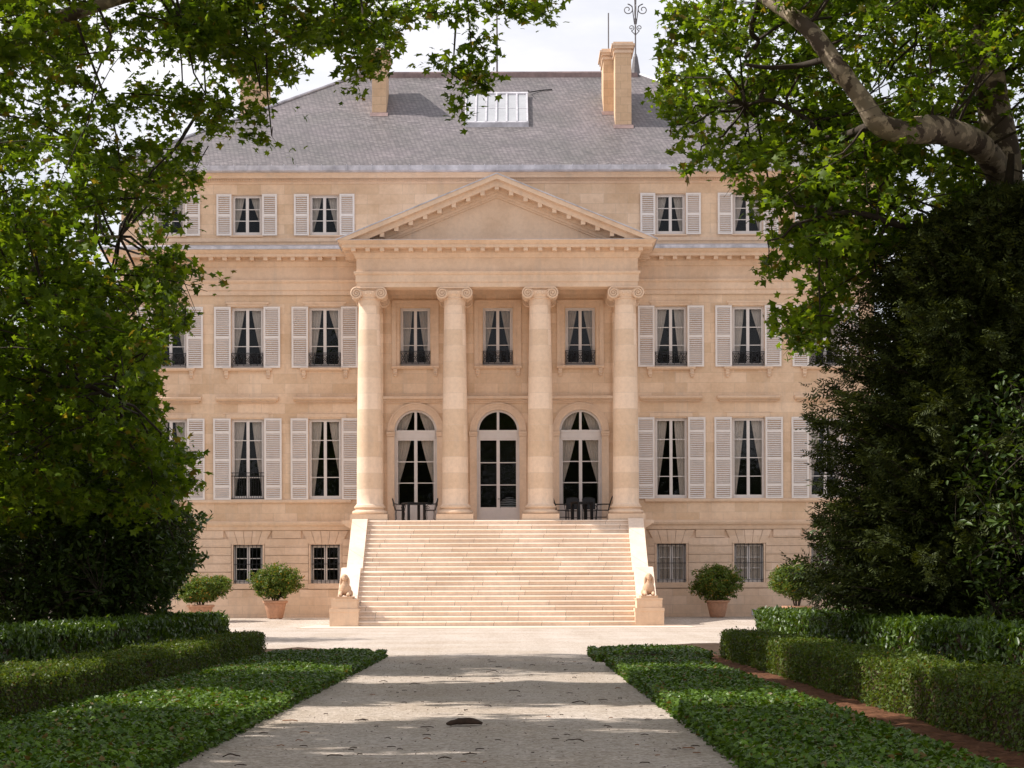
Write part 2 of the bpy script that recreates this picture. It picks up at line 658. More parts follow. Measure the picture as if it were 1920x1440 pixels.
# basement: recessed plane plus raised courses with open joints
b_ = MB()
bh = [(x - BS[2], x + BS[2], BS[0], BS[1]) for x in WX]
hole_wall(b_, -HW, HW, -.3, 3.9, bh, .03, .26)
b_.add([(-HW, .03, -.3), (-HW, DEP, -.3), (-HW, DEP, 3.9), (-HW, .03, 3.9)], [(0, 1, 2, 3)])
b_.add([(HW, .03, -.3), (HW, DEP, -.3), (HW, DEP, 3.9), (HW, .03, 3.9)], [(0, 1, 2, 3)])
b_.add([(-HW, DEP, -.3), (HW, DEP, -.3), (HW, DEP, 3.9), (-HW, DEP, 3.9)], [(0, 1, 2, 3)])
gaps = [-HW] + [v for x in WX for v in (x - .68, x + .68)] + [HW]
CH = .334
for j in range(6):
    z0 = 1.37 + j * CH
    for i in range(0, len(gaps), 2):
        b_.box(gaps[i] - (.05 if i == 0 else 0), gaps[i + 1] + (.05 if i == len(gaps) - 2 else 0), -.04, .2, z0 + .009, z0 + CH - .009)
b_.box(-HW - .07, HW + .07, -.075, .2, -.3, 1.33)
for x in WX:        # smooth window surround, sill, fanned voussoirs
    b_.box(x - .66, x - BS[2], -.03, .2, BS[0], BS[1])
    b_.box(x + BS[2], x + .66, -.03, .2, BS[0], BS[1])
    b_.box(x - .70, x + .70, -.095, .2, 1.36, BS[0] - .005)
    for k in range(5):
        b0, b1 = -.66 + k * 1.32 / 5 + .006, -.66 + (k + 1) * 1.32 / 5 - .006
        b_.prism_y([(x + b0, 3.145), (x + b1, 3.145), (x + b1 * 1.42, 3.69), (x + b0 * 1.42, 3.69)], -.042, .2)
for i in range(0, len(gaps), 2):
    b_.box(gaps[i] + (.30 if i else -.05), gaps[i + 1] - (.30 if i < len(gaps) - 2 else -.05), -.05, .2, 1.37 + 6 * CH + .014, 3.70)
b_.build('basement_wall', M_base, mansion)
MB().box(14.4 - 4.25, 14.4 - 3.95, -.10, 0, .25, .5).build('vent', M_lead, mansion)

# string courses, entablature and cornices
loop = [(-HW, 0), (-HW, DEP), (HW, DEP), (HW, 0)]
low_path = [(-5.9, 0), (-HW, 0), (-HW, DEP), (HW, DEP), (HW, 0), (5.9, 0)]


s_ = MB()
s_.sweep([(0, 4.80), (.05, 4.80), (.09, 4.85), (.09, 4.93), (0, 4.955)], low_path)
s_.sweep([(0, 3.70), (.07, 3.72), (.10, 3.86), (.17, 3.92), (.20, 4.0), (.20, 4.055), (0, 4.09)], low_path)
s_.build('string_course', M_trim, mansion)
ENT = [(0, 13.08), (0, 13.27), (.035, 13.275), (.035, 13.55), (.08, 13.58), (.11, 13.64), (.11, 13.68), (.0, 13.70), (.0, 14.20), (.05, 14.22),
       (.11, 14.36), (.13, 14.39), (.13, 14.55), (.53, 14.55), (.53, 14.68), (.57, 14.69), (.66, 14.78), (.69, 14.80), (.69, 14.82), (-.3, 14.86)]
e_ = MB()
e_.sweep([(o + .06, z + .07) for o, z in ENT], loop, True)
for i in range(-28, 29):
    x = i * .545
    if abs(x) > 5.9:
        e_.box(x - .085, x + .085, -.54, -.15, 14.49, 14.625)
for x in WX:      # flat moulded frames over the first-floor windows
    e_.box(x - .86, x + .86, -.05, .05, 12.80, 12.88)
    e_.box(x - .80, x + .80, -.028, .05, 12.70, 12.80)
e_.build('entablature', M_trim, mansion)
l_ = MB()
l_.sweep([(.765, 14.895), (.765, 15.02), (.02, 15.17), (.0, 15.18)], loop, True)
l_.build('lead_ledge', M_lead, mansion)
c_ = MB()
c_.sweep([(0, 15.28), (.05, 15.30), (.05, 15.44), (0, 15.46)], loop, True)
c_.sweep([(0, 17.60), (.06, 17.62), (.06, 17.70), (.12, 17.71), (.12, 17.80), (.30, 17.81), (.33, 17.90), (.42, 17.97), (.42, 18.0), (0, 18.0)], loop, True)
for i in range(-165, 166):
    x = i * .0915
    c_.box(x - .025, x + .025, -.19, -.11, 17.715, 17.795)
c_.build('cornice', M_trim, mansion)
# window heads of the ground floor
for x in WX:
    h_ = MB()
    h_.box(x - 1.16, x + 1.16, -.10, .02, 8.84, 8.905)
    h_.prism_x([(.02, 8.905), (-.13, 8.905), (-.24, 8.96), (-.26, 9.0), (-.26, 9.035), (.02, 9.09)], x - 1.25, x + 1.25)
    for k in range(36):
        xx = x - 1.13 + k * 2.26 / 35
        h_.box(xx - .018, xx + .018, -.135, -.08, 8.85, 8.903)
    h_.box(x - .98, x + .98, -.03, .02, 8.40, 8.44)
    h_.box(x - .98, x + .98, -.03, .02, 8.80, 8.838)
    h_.box(x - .86, x - .66, -.02, .02, 4.96, 8.39)
    h_.box(x + .66, x + .86, -.02, .02, 4.96, 8.39)
    h_.box(x - .86, x + .86, -.022, .02, 8.24, 8.39)
    h_.build('window_cornice', M_trim, mansion)

# roof
EO, EZ, RUN, RZ = .60, 18.20, 9.6, 24.0
rx, rm = HW + EO, DEP / 2
ridge = HW + EO - RUN
r_ = MB()
r_.add([(-rx, -EO, EZ), (rx, -EO, EZ), (rx, DEP + EO, EZ), (-rx, DEP + EO, EZ), (-ridge, rm, RZ), (ridge, rm, RZ)],
       [(0, 1, 5, 4), (1, 2, 5), (2, 3, 4, 5), (3, 0, 4), (0, 3, 2, 1)])
roof = r_.build('roof', M_slate, mansion)
gt = MB()
gt.sweep([(.42, 18.0), (.58, 18.005), (.66, 18.05), (.67, 18.24), (.60, 18.25), (.42, 18.21)], loop, True)
for i in range(-38, 39):
    gt.box(i * .5 - .018, i * .5 + .018, -.70, -.6, 18.02, 18.27)
gt.build('gutter', M_lead, roof)
rc = MB()
rc.tube([(-ridge, rm, RZ + .04), (ridge, rm, RZ + .04)], .10, 8)
rc.prism_y([(-ridge - .05, RZ - .2), (ridge + .05, RZ - .2), (ridge, RZ), (-ridge, RZ)], rm - .33, rm - .01)
rc.build('ridge_cap', M_copper, roof)
for sx in (-1, 1):
    hp = MB()
    hp.tube([(sx * rx, -EO, EZ + .03), (sx * ridge, rm, RZ + .04)], .07, 6)
    hp.tube([(sx * rx, DEP + EO, EZ + .03), (sx * ridge, rm, RZ + .04)], .07, 6)
    hp.build('hip_cap', M_lead, roof)
SL = (RZ - EZ) / RUN


def roof_y(py):
    """depth on the front slope seen at picture row py"""
    k = (HOR - py) / F
    return (EYE + k * YW - EZ - EO * SL) / (SL - k)


def roof_z(y):
    return EZ + (y + EO) * SL


def chimney(px0, px1, py_top, py_base, dep, label=None, side=0.0):
    y = roof_y(py_base) if not side else side
    s = F / (YW + y)
    x0, x1 = (px0 - 960) / s - XC, (px1 - 960) / s - XC
    zt = EYE + (HOR - py_top) / s
    zb = min(roof_z(y), 23) - .5
    if side:
        zb = 18.5
    o = MB().box(x0 + .03, x1 - .03, y, y + dep, zb, zt - .42).build('chimney', M_chim, mansion)
    cp = MB()
    prev = zt - .44
    for e, h in ((.05, .10), (.0, .08), (.09, .10), (.15, .09), (.08, .08)):
        cp.box(x0 + .03 - e, x1 - .03 + e, y - e, y + dep + e, prev + .001, prev + h)
        prev += h
    cp.build('chimney_cap', M_trim, o)
    fl = MB().prism_x([(y - .22, roof_z(y - .22) + .015), (y + .05, roof_z(y + .05) + .03), (y + .05, roof_z(y) + .09), (y - .01, roof_z(y) + .09)], x0 - .05, x1 + .05)
    if not side:
        fl.build('flashing', M_copper, o)
    if label:
        o['label'] = label
    return o


chimney(699, 728, 90, 214, 2.2)
chimney(1155, 1188, 80, 238, 2.2)
chimney(1133, 1158, 93, 213, 2.0)
chimney(452, 507, 143, 222, 1.0, side=9.0)
chimney(1388, 1438, 150, 222, 1.0, side=9.0)
# skylight on the front slope
y0, y1 = roof_y(237), roof_y(184)
s = F / (YW + (y0 + y1) / 2)
sx0, sx1 = (876 - 960) / s - XC, (991 - 960) / s - XC
fr = MB()
up = .13


def slab(m, xa, xb, ya, yb, lo, hi):
    m.prism_x([(ya, roof_z(ya) + lo), (yb, roof_z(yb) + lo), (yb, roof_z(yb) + hi), (ya, roof_z(ya) + hi)], xa, xb)


slab(fr, sx0, sx1, y0, y1, -.05, up)
for k in range(7):
    xx = sx0 + (sx1 - sx0) * k / 6
    slab(fr, xx - .035, xx + .035, y0 - .02, y1, up - .01, up + .09)
slab(fr, sx0 - .05, sx1 + .05, y0 - .06, y0 + .05, -.05, up + .07)
slab(fr, sx0 - .05, sx1 + .05, y1 - .05, y1 + .10, -.05, up + .10)
slab(fr, sx0, sx1, (y0 + y1) / 2 - .02, (y0 + y1) / 2 + .02, up - .01, up + .05)
sk = fr.build('skylight', M_lead, mansion)
pn = MB()
for k in range(6):
    xa, xb = sx0 + (sx1 - sx0) * k / 6 + .036, sx0 + (sx1 - sx0) * (k + 1) / 6 - .036
    slab(pn, xa, xb, y0 + .052, y1 - .052, up + .004, up + .03)
pn.build('pane', M_skyglass, sk)
cb = MB()
cb.tube([(sx1 + .06, y1 - .1, roof_z(y1 - .1) + .35), (sx1 + .12, y1 + .4, roof_z(y1 + .4) + .1), (sx1 + .6, y1 + .75, roof_z(y1 + .75) + .04), (sx1 + 1.1, y1 + .85, roof_z(y1 + .85) + .04)], .025)
cb.build('cable', M_iron, mansion)


def spiral(c, r0, r1, turns, a0, sgn, plane='xz', n=26):
    pts = []
    for i in range(n + 1):
        t = i / n
        r = r0 + (r1 - r0) * t
        a = a0 + sgn * turns * 2 * PI * t
        pts.append((c[0] + r * math.cos(a), c[1], c[2] + r * math.sin(a)))
    return pts


def finial(x):
    f = MB()
    f.lathe([(.24, -.1), (.20, .1), (.10, .75), (.06, .85), (.05, .9)], (x, rm, RZ), 10)
    f.tube([(x, rm, RZ + .8), (x, rm, RZ + 4.1)], .035, 6)
    f.lathe([(.03, 2.2), (.07, 2.35), (.03, 2.5), (.05, 3.3), (.09, 3.45), (.03, 3.65), (.01, 4.3)], (x, rm, RZ), 8)
    for sg in (-1, 1):
        for ang in (0, 1):
            rot = (lambda p: p) if ang == 0 else (lambda p: (x, rm + (p[0] - x), p[2]))
            f.tube([rot(p) for p in spiral((x + sg * .34, rm, RZ + 2.85), .25, .05, 1.4, PI / 2, sg)], .022, 5)
            f.tube([rot(p) for p in [(x + sg * .04, rm, RZ + 2.2), (x + sg * .09, rm, RZ + 2.6), (x + sg * .14, rm, RZ + 3.0), (x + sg * .34, rm, RZ + 3.10)]], .022, 5)
            f.tube([rot(p) for p in spiral((x + sg * .18, rm, RZ + 2.05), .13, .03, 1.3, -PI / 2, -sg)], .02, 5)
            f.tube([rot(p) for p in [(x + sg * .18, rm, RZ + 1.92), (x + sg * .02, rm, RZ + 1.75)]], .02, 5)
            f.tube([rot(p) for p in spiral((x + sg * .13, rm, RZ + 3.45), .10, .03, 1.2, -PI / 2, -sg)], .018, 5)
    f.build('finial', M_ladder, mansion)


finial(-ridge + .05)
finial(ridge - .05)
MB().tube([(-.05, rm, RZ), (-.05, rm, RZ + 5.5)], [.05, .03], 6).build('lightning_rod', M_ladder, mansion)
yk = roof_y(213) + .9
MB().tube([((1144 - 960) * (YW + yk) / F - XC, yk, EYE + (HOR - 95) * (YW + yk) / F), ((1144 - 960) * (YW + yk) / F - XC, yk, EYE + (HOR - 25) * (YW + yk) / F)], .03, 6).build('lightning_rod', M_ladder, mansion)
MB().box(-HW + .3, HW - .3, 2.6, 2.7, .3, 18).build('room_shade_sheet', M_dark, mansion)  # near-black sheet, its colour stands in for the shade inside the rooms

# ---- windows: one of each kind is built, the others are copies
def shutter(w_, h, breaks):
    m = MB()
    t = .045
    st = .075
    m.box(0, st, -t, 0, 0, h)
    m.box(w_ - st, w_, -t, 0, 0, h)
    for i, z in enumerate(breaks):
        rh = .075 if i in (0, len(breaks) - 1) else .06
        m.box(st, w_ - st, -t + .001, -.001, max(0, z - rh), min(h, z + rh))
    for a, b in zip(breaks[:-1], breaks[1:]):
        lo, hi = a + .075, b - .065
        n = max(2, int((hi - lo) / .074))
        for k in range(n):
            z = lo + (k + .5) * (hi - lo) / n
            m.add([(st, -t + .004, z - .022), (w_ - st, -t + .004, z - .022), (w_ - st, -.006, z + .020), (st, -.006, z + .020),
                   (st, -t + .004, z - .012), (w_ - st, -t + .004, z - .012), (w_ - st, -.006, z + .030), (st, -.006, z + .030)],
                  [(0, 1, 2, 3), (7, 6, 5, 4), (0, 4, 5, 1)])
    m.box(-.02, .05, -.07, -t, h * .3, h * .3 + .03)
    return m


def curtain(w_, h, sgn, tie):
    """gathered cloth hung at the opening side sgn, swept back towards the tie height"""
    m = MB()
    nz, nx = 16, 22
    for j in range(nz + 1):
        t = j / nz
        z = h * (1 - t)
        k = min(1, t / tie)
        ww = w_ * (.80 - .66 * k ** 1.15) * (1 if t < tie else 1 - .3 * (t - tie))
        for i in range(nx + 1):
            u = i / nx
            x = sgn * (w_ + .02 - ww * u)
            m.v.append((x, .02 * math.sin(u * 30 + t * 2) + .012 * math.sin(u * 71), z))
    m.f = [(j * (nx + 1) + i, j * (nx + 1) + i + 1, (j + 1) * (nx + 1) + i + 1, (j + 1) * (nx + 1) + i) for j in range(nz) for i in range(nx)]
    return m


def casement(hw, h, rows, m=None, p=None, z0=0.0, y=.15):
    m = m or MB()
    p = p or MB()
    fw, sw, mw = .055, .055, .03
    m.box(-hw, -hw + fw, y, y + .08, z0, z0 + h)
    m.box(hw - fw, hw, y, y + .08, z0, z0 + h)
    m.box(-hw + fw, hw - fw, y + .001, y + .079, z0 + h - fw, z0 + h)
    m.box(-hw + fw, hw - fw, y - .02, y + .079, z0, z0 + fw)
    m.box(-.06, .06, y - .025, y + .06, z0 + fw, z0 + h - fw)
    for sg in (-1, 1):
        a, b = sorted((sg * .06, sg * (hw - fw)))
        xo = (a, a + sw) if sg < 0 else (b - sw, b)
        m.box(xo[0], xo[1], y - .012, y + .05, z0 + fw, z0 + h - fw)
        a2, b2 = (a + sw, b) if sg < 0 else (a, b - sw)
        m.box(a2, b2, y - .011, y + .049, z0 + fw, z0 + fw + .085)
        m.box(a2, b2, y - .011, y + .049, z0 + h - fw - .06, z0 + h - fw)
        lo, hi = z0 + fw + .085, z0 + h - fw - .06
        for r in range(1, rows):
            zz = lo + (hi - lo) * r / rows
            m.box(a2, b2, y - .005, y + .04, zz - mw / 2, zz + mw / 2)
        p.add([(a2, y + .02, lo), (b2, y + .02, lo), (b2, y + .02, hi), (a2, y + .02, hi)], [(0, 1, 2, 3)])
    return m, p


def railing(hw, h):
    m = MB()
    y = -.04
    r = .013
    m.box(-hw, hw, y - .02, y + .02, h - .03, h)
    m.box(-hw, hw, y - .012, y + .012, .03, .055)
    m.box(-hw, hw, y - .012, y + .012, .085, .105)
    m.box(-hw, hw, y - .012, y + .012, h - .085, h - .065)
    for x in (-hw + .015, hw - .015, -hw * .22, hw * .22, -hw * .62, hw * .62):
        m.tube([(x, y, .03), (x, y, h - .03)], r, 5)
    zc, zr = (.105 + h - .085) / 2, (h - .19) / 2
    for cx, wx in ((0, hw * .2), (-hw * .42, hw * .18), (hw * .42, hw * .18), (-hw * .8, hw * .16), (hw * .8, hw * .16)):
        m.tube([(cx - wx, y, zc - zr), (cx + wx, y, zc + zr)], .009, 4)
        m.tube([(cx - wx, y, zc + zr), (cx + wx, y, zc - zr)], .009, 4)
        m.tube([(cx + .07 * math.cos(a), y, zc + .07 * math.sin(a)) for a in np.linspace(0, 2 * PI, 13)], .010, 4)
        m.tube([(cx + wx * .7 * math.cos(a), y, zc + zr * .85 * math.sin(a)) for a in np.linspace(0, 2 * PI, 17)], .008, 4)
    return m


def sill(hw):
    m = MB()
    m.prism_x([(.02, -.02), (-.17, -.02), (-.17, -.07), (-.11, -.13), (.02, -.13)], -hw, hw)
    for sg in (-1, 1):
        cx = sg * (hw - .14)
        m.prism_x([(.01, -.131), (-.13, -.131), (-.13, -.17), (-.09, -.24), (-.11, -.30), (-.06, -.36), (.01, -.38)], cx - .075, cx + .075)
        m.prism_x([(.01, -.36), (-.075, -.365), (-.085, -.41), (-.04, -.44), (.01, -.445)], cx - .055, cx + .055)
    return m


def window(kind, k, rows, sh_w=None, breaks=None, tie=.8, rail=0, with_sill=False):
    z0, z1, hw = k
    h = z1 - z0
    m, p = casement(hw, h, rows)
    o = m.build('window', M_frame, mansion)
    p.build('pane', M_glass, o)
    if tie:
        for sg in (-1, 1):
            curtain(hw - .06, h - .1, sg, tie).build('curtain', M_curtain, o, (0, .36, .05), 180)
    if sh_w:
        sm = shutter(sh_w, h + .03, breaks)
        a = sm.build('shutter', M_shutter, o, (-hw - sh_w - .015, -.035, -.015))
        b = a.copy()
        COL.objects.link(b)
        b.parent = o
        b.location = (hw + .015, -.035, -.015)
    if rail:
        railing(hw, rail).build('railing', M_iron, o, (0, 0, .03))
    if with_sill:
        sill(.95 if hw < .63 else .98).build('sill', M_trim, o)
    else:
        MB().box(-hw - .06, hw + .06, -.07, .15, -.06, -.004).build('sill', M_trim, o)
    return o


def spread(proto, spots):
    for i, loc in enumerate(spots):
        if i == 0:
            proto.location = loc
        else:
            copy_tree(proto, None, loc)


ha, hf, hg = AT[1] - AT[0] + .03, FF[1] - FF[0] + .03, GF[1] - GF[0] + .03
spread(window('attic', AT, 3, .60, [.0, ha * .49, ha], .95), [(x, 0, AT[0]) for x in WX])
spread(window('first', FF, 3, .665, [.0, hf * .5, hf], .85, .56, True), [(x, 0, FF[0]) for x in WX])
gw = window('ground', GF, 4, .70, [.0, hg * .165, hg * .49, hg * .83, hg], .95)
spread(gw, [(x, 0, GF[0]) for x in WX])
spread(window('portico', PF, 3, None, None, .8, .56, True), [(x, 0, PF[0]) for x in PX])
# the second window from the left of the ground floor has a low guard rail
gr = MB()
for z in (.02, .92, 1.05):
    gr.box(-.66, .66, -.06, -.03, z, z + .03)
for k in range(14):
    gr.tube([(-.62 + k * 1.24 / 13, -.045, .03), (-.62 + k * 1.24 / 13, -.045, .93 if k % 3 else 1.06)], .010, 4)
lefts = [o for o in mansion.children if o.name.startswith('window') and abs(o.location.x - WX[1]) < .01 and abs(o.location.z - GF[0]) < .01]
gr.build('railing', M_iron, lefts[0])


def base_window():
    z0, z1, hw = BS
    h = z1 - z0
    m, p = casement(hw, h, 3, y=.20)
    o = m.build('window', M_frame, mansion)
    p.build('pane', M_glass, o)
    g_ = MB()
    for k in range(7):
        x = -hw + .08 + k * (2 * hw - .16) / 6
        g_.tube([(x, .08, .0), (x, .08, h)], .013, 5)
    for z in (.10, h * .5, h - .04):
        g_.box(-hw, hw, .065, .095, z - .012, z + .012)
    g_.build('grille', M_iron, o)
    return o


variants = {}
for o in list(mansion.children):
    if not o.name.startswith('window'):
        continue
    for c in o.children:
        if c.name.startswith('shutter'):
            a = random.uniform(.0, .05)
            if c.location.x > 0:
                c.rotation_euler.z = -a
            else:
                c.rotation_euler.z = a
                c.location.y -= a * .5
        elif c.name.startswith('curtain') and random.random() < .6:
            sg = 1 if sum(v.co.x for v in c.data.vertices) > 0 else -1
            key = (c.data.name.split('.')[0], round(max(abs(v.co.x) for v in c.data.vertices), 2), round(max(v.co.z for v in c.data.vertices), 2), sg, random.choice((.55, .7, 1.15, 1.6)))
            if key not in variants:
                tmp = curtain(key[1] - .02, key[2], sg, key[4]).build('curtain', M_curtain, None, (0, 0, 0), 180)
                variants[key] = tmp.data
                bpy.data.objects.remove(tmp)
            c.data = variants[key]
bw = base_window()
spread(bw, [(x, 0, BS[0]) for x in WX])
for o in list(mansion.children):       # net curtains hang in the right-hand basement windows
    if o.name.startswith('window') and abs(o.location.z - BS[0]) < .01 and o.location.x > 0:
        for sg in (-1, 1):
            m = MB()
            for j in range(2):
                for i in range(21):
                    m.v.append((sg * (.06 + .47 * i / 20), .02 * math.sin(i * 1.7), j * 1.45))
            m.f = [(i, i + 1, 22 + i, 21 + i) for i in range(20)]
            m.build('curtain', M_curtain, o, (0, .33, .05))


# ---- arched doors under the portico
def arched_door(central):
    m, p = MB(), MB()
    y = .12
    H0 = 4.0
    dz = SPR - .28 - H0        # top of the leaves
    R = AR
    fwd = .07
    m.box(-R, -R + fwd, y, y + .09, 0, SPR - H0)
    m.box(R - fwd, R, y, y + .09, 0, SPR - H0)
    m.box(-R + fwd, R - fwd, y - .03, y + .085, dz, SPR - H0 - .03)
    m.box(-R + fwd, R - fwd, y - .05, y + .08, SPR - H0 - .06, SPR - H0 + .04)
    m.box(-.065, .065, y - .03, y + .07, 0, dz)
    pan = .62 if central else .75
    for sg in (-1, 1):
        a, b = sorted((sg * .065, sg * (R - fwd)))
        xo = (a, a + .07) if sg < 0 else (b - .07, b)
        m.box(xo[0], xo[1], y - .01, y + .06, 0, dz)
        a2, b2 = (a + .07, b) if sg < 0 else (a, b - .07)
        m.box(a2, b2, y - .009, y + .055, 0, pan)
        m.box(a2 + .07, b2 - .07, y - .02, y, .12, pan - .12)
        m.box(a2, b2, y - .009, y + .055, dz - .09, dz)
        for r in (1, 2):
            zz = pan + (dz - .09 - pan) * r / 3
            m.box(a2, b2, y - .005, y + .05, zz - .018, zz + .018)
        p.add([(a2, y + .03, pan), (b2, y + .03, pan), (b2, y + .03, dz - .09), (a2, y + .03, dz - .09)], [(0, 1, 2, 3)])
    # fanlight
    z0 = SPR - H0
    n = 20
    for k in range(n):
        a0, a1 = PI * k / n, PI * (k + 1) / n
        q = [(R * math.cos(a), z0 + R * math.sin(a)) for a in (a0, a1)] + [((R - .09) * math.cos(a), z0 + (R - .09) * math.sin(a)) for a in (a1, a0)]
        m.add([(c[0], y - .01, c[1]) for c in q] + [(c[0], y + .08, c[1]) for c in q], [(0, 1, 2, 3), (3, 2, 6, 7), (0, 4, 5, 1)])
    m.box(-.05, .05, y - .02, y + .07, z0 + .04, z0 + R - .05)
    p.add([(0, y + .03, z0)] + [((R - .05) * math.cos(PI * k / n), y + .03, z0 + (R - .05) * math.sin(PI * k / n)) for k in range(n + 1)],
          [(0, k + 1, k + 2) for k in range(n)])
    o = m.build('door', M_frame, mansion)
    p.build('pane', M_glass, o)
    if central:
        hd = MB().tube([(.10, y - .03, .95), (.10, y - .09, .95), (-.02, y - .09, .95)], .014, 6)
        hd.box(.08, .12, y - .032, y - .012, .88, 1.02)
        hd.build('handle', M_iron, o)
    for sg in (-1, 1):
        if not central:
            curtain(R - .10, dz + .05, sg, .55).build('curtain', M_curtain, o, (0, .36, .05), 180)
            m2 = MB()
            nn = 14
            for j in range(9):
                for i in range(nn + 1):
                    u = i / nn
                    zz = j / 8
                    x = .10 + (R - .20) * u * (1 - .0 * zz)
                    zt = math.sqrt(max(0, (R - .05) ** 2 - x * x)) + .02
                    x2 = x + (R - .1 - x) * .45 * (1 - zz)
                    m2.v.append((sg * x2, .02 * math.sin(u * 26), zt * zz))
            m2.f = [(j * (nn + 1) + i, j * (nn + 1) + i + 1, (j + 1) * (nn + 1) + i + 1, (j + 1) * (nn + 1) + i) for j in range(8) for i in range(nn)]
            m2.build('curtain', M_curtain, o, (0, .36, SPR - H0), 180)
    return o


d1 = arched_door(False)
spread(d1, [(PX[0], 0, 4.0), (PX[2], 0, 4.0)])
arched_door(True).location = (0, 0, 4.0)
# archivolts, imposts, dentil band, window frames and pilasters of the portico wall
for x in PX:
    a_ = MB()
    n = 28
    for r0, r1, yf in ((AR + .0, AR + .12, -.05), (AR + .12, AR + .22, -.07), (AR + .22, AR + .275, -.10)):
        for k in range(n):
            t0, t1 = PI * k / n, PI * (k + 1) / n
            q = [(x + r * math.cos(t), SPR + r * math.sin(t)) for r, t in ((r0, t0), (r1, t0), (r1, t1), (r0, t1))]
            a_.add([(c[0], yf, c[1]) for c in q] + [(c[0], .02, c[1]) for c in q], [(0, 1, 2, 3), (1, 5, 6, 2), (0, 3, 7, 4)])
    for sg in (-1, 1):
        xa, xb = sorted((x + sg * AR, x + sg * (AR + .28)))
        a_.box(xa, xb, -.055, .02, 4.0, 7.46)
        a_.box(xa - .02, xb + .02, -.085, .02, 7.47, 7.56)
        a_.box(xa - .03, xb + .03, -.11, .02, 7.561, 7.66)
    a_.build('arch_surround', M_trim, mansion)
    a_ = MB()
    hw = PF[2]
    for sg in (-1, 1):
        xa, xb = sorted((x + sg * (hw + .04), x + sg * (hw + .17)))
        a_.box(xa, xb, -.04, .02, PF[0] - .02, PF[1] + .17)
        xa, xb = sorted((x + sg * (hw + .171), x + sg * (hw + .34)))
        a_.box(xa, xb, -.075, .02, PF[0] - .02, PF[1] + .30)
    a_.box(x - hw - .039, x + hw + .039, -.041, .02, PF[1] + .03, PF[1] + .17)
    a_.box(x - hw - .17, x + hw + .17, -.074, .02, PF[1] + .171, PF[1] + .30)
    a_.build('window_surround', M_trim, mansion)
for xa, xb in ((-4.6, -2.07), (-1.26, 1.26), (2.07, 4.6)):
    a_ = MB()
    a_.prism_x([(.02, 8.80), (-.05, 8.80), (-.05, 8.86), (-.10, 8.88), (-.10, 8.93), (-.19, 8.97), (-.19, 9.07), (.02, 9.10)], xa, xb)
    for k in range(int((xb - xa) / .07)):
        a_.box(xa + .02 + k * .07, xa + .055 + k * .07, -.125, -.05, 8.872, 8.925)
    a_.build('dentil_band', M_trim, mansion)
for x in (-5.0, -1.667, 1.667, 5.0):
    q = MB()
    q.box(x - .40, x + .40, -.16, .02, 4.36, 12.42)
    q.box(x - .50, x + .50, -.24, .02, 4.0, 4.20)
    q.box(x - .46, x + .46, -.21, .02, 4.201, 4.36)
    q.build('pilaster', M_wall, mansion)


# ---- columns
def capital():
    m = MB()
    vc, vr = .475, .245
    zc = -.235
    for sg in (-1, 1):
        # bolster: waisted roll running front to back
        prof = [(.235, -.44), (.215, -.36), (.17, -.15), (.155, 0), (.17, .15), (.215, .36), (.235, .44)]
        n = 24
        vs, fs = [], []
        for r, yy in prof:
            for k in range(n):
                a = 2 * PI * k / n
                vs.append((sg * vc + r * math.cos(a), yy, zc + r * math.sin(a)))
        for j in range(len(prof) - 1):
            for k in range(n):
                fs.append((j * n + k, (j + 1) * n + k, (j + 1) * n + (k + 1) % n, j * n + (k + 1) % n))
        fs.append(tuple(range(n)))
        fs.append(tuple(range(len(prof) * n - 1, (len(prof) - 1) * n - 1, -1)))
        m.add(vs, fs)
        for yy in (-.445, .445):
            sp = spiral((sg * vc, yy, zc), vr - .018, .03, 2.4, PI / 2, -sg if False else (1 if sg < 0 else -1), n=56)
            m.tube([(p[0], p[1] + (-.02 if yy < 0 else .02), p[2]) for p in sp], [.032] * 26 + [.032 - .016 * i / 30 for i in range(31)], 6)
            m.ball((sg * vc, yy, zc), .045, 8, 6)
    # channel between the volutes, egg-and-dart, abacus
    m.box(-vc, vc, -.40, .40, -.12, -.055)
    m.tube([(-vc, -.445, zc + vr - .018), (-.2, -.445, zc + vr - .03), (.2, -.445, zc + vr - .03), (vc, -.445, zc + vr - .018)], .024, 6)
    m.tube([(-vc, -.445, -.125), (-.2, -.445, -.150), (.2, -.445, -.150), (vc, -.445, -.125)], .014, 6)
    m.lathe([(.42, -.70), (.42, -.46), (.455, -.45), (.455, -.41), (.43, -.40), (.47, -.30), (.50, -.20), (.50, -.14), (.3, -.12)], n=32)
    for k in range(16):
        a = 2 * PI * (k + .5) / 16
        m.ball((.485 * math.cos(a), .485 * math.sin(a), -.255), (.045, .045, .065), 8, 6)
    m.box(-.56, .56, -.50, .50, -.052, -.022)
    m.box(-.52, .52, -.46, .46, -.023, 0)
    return m


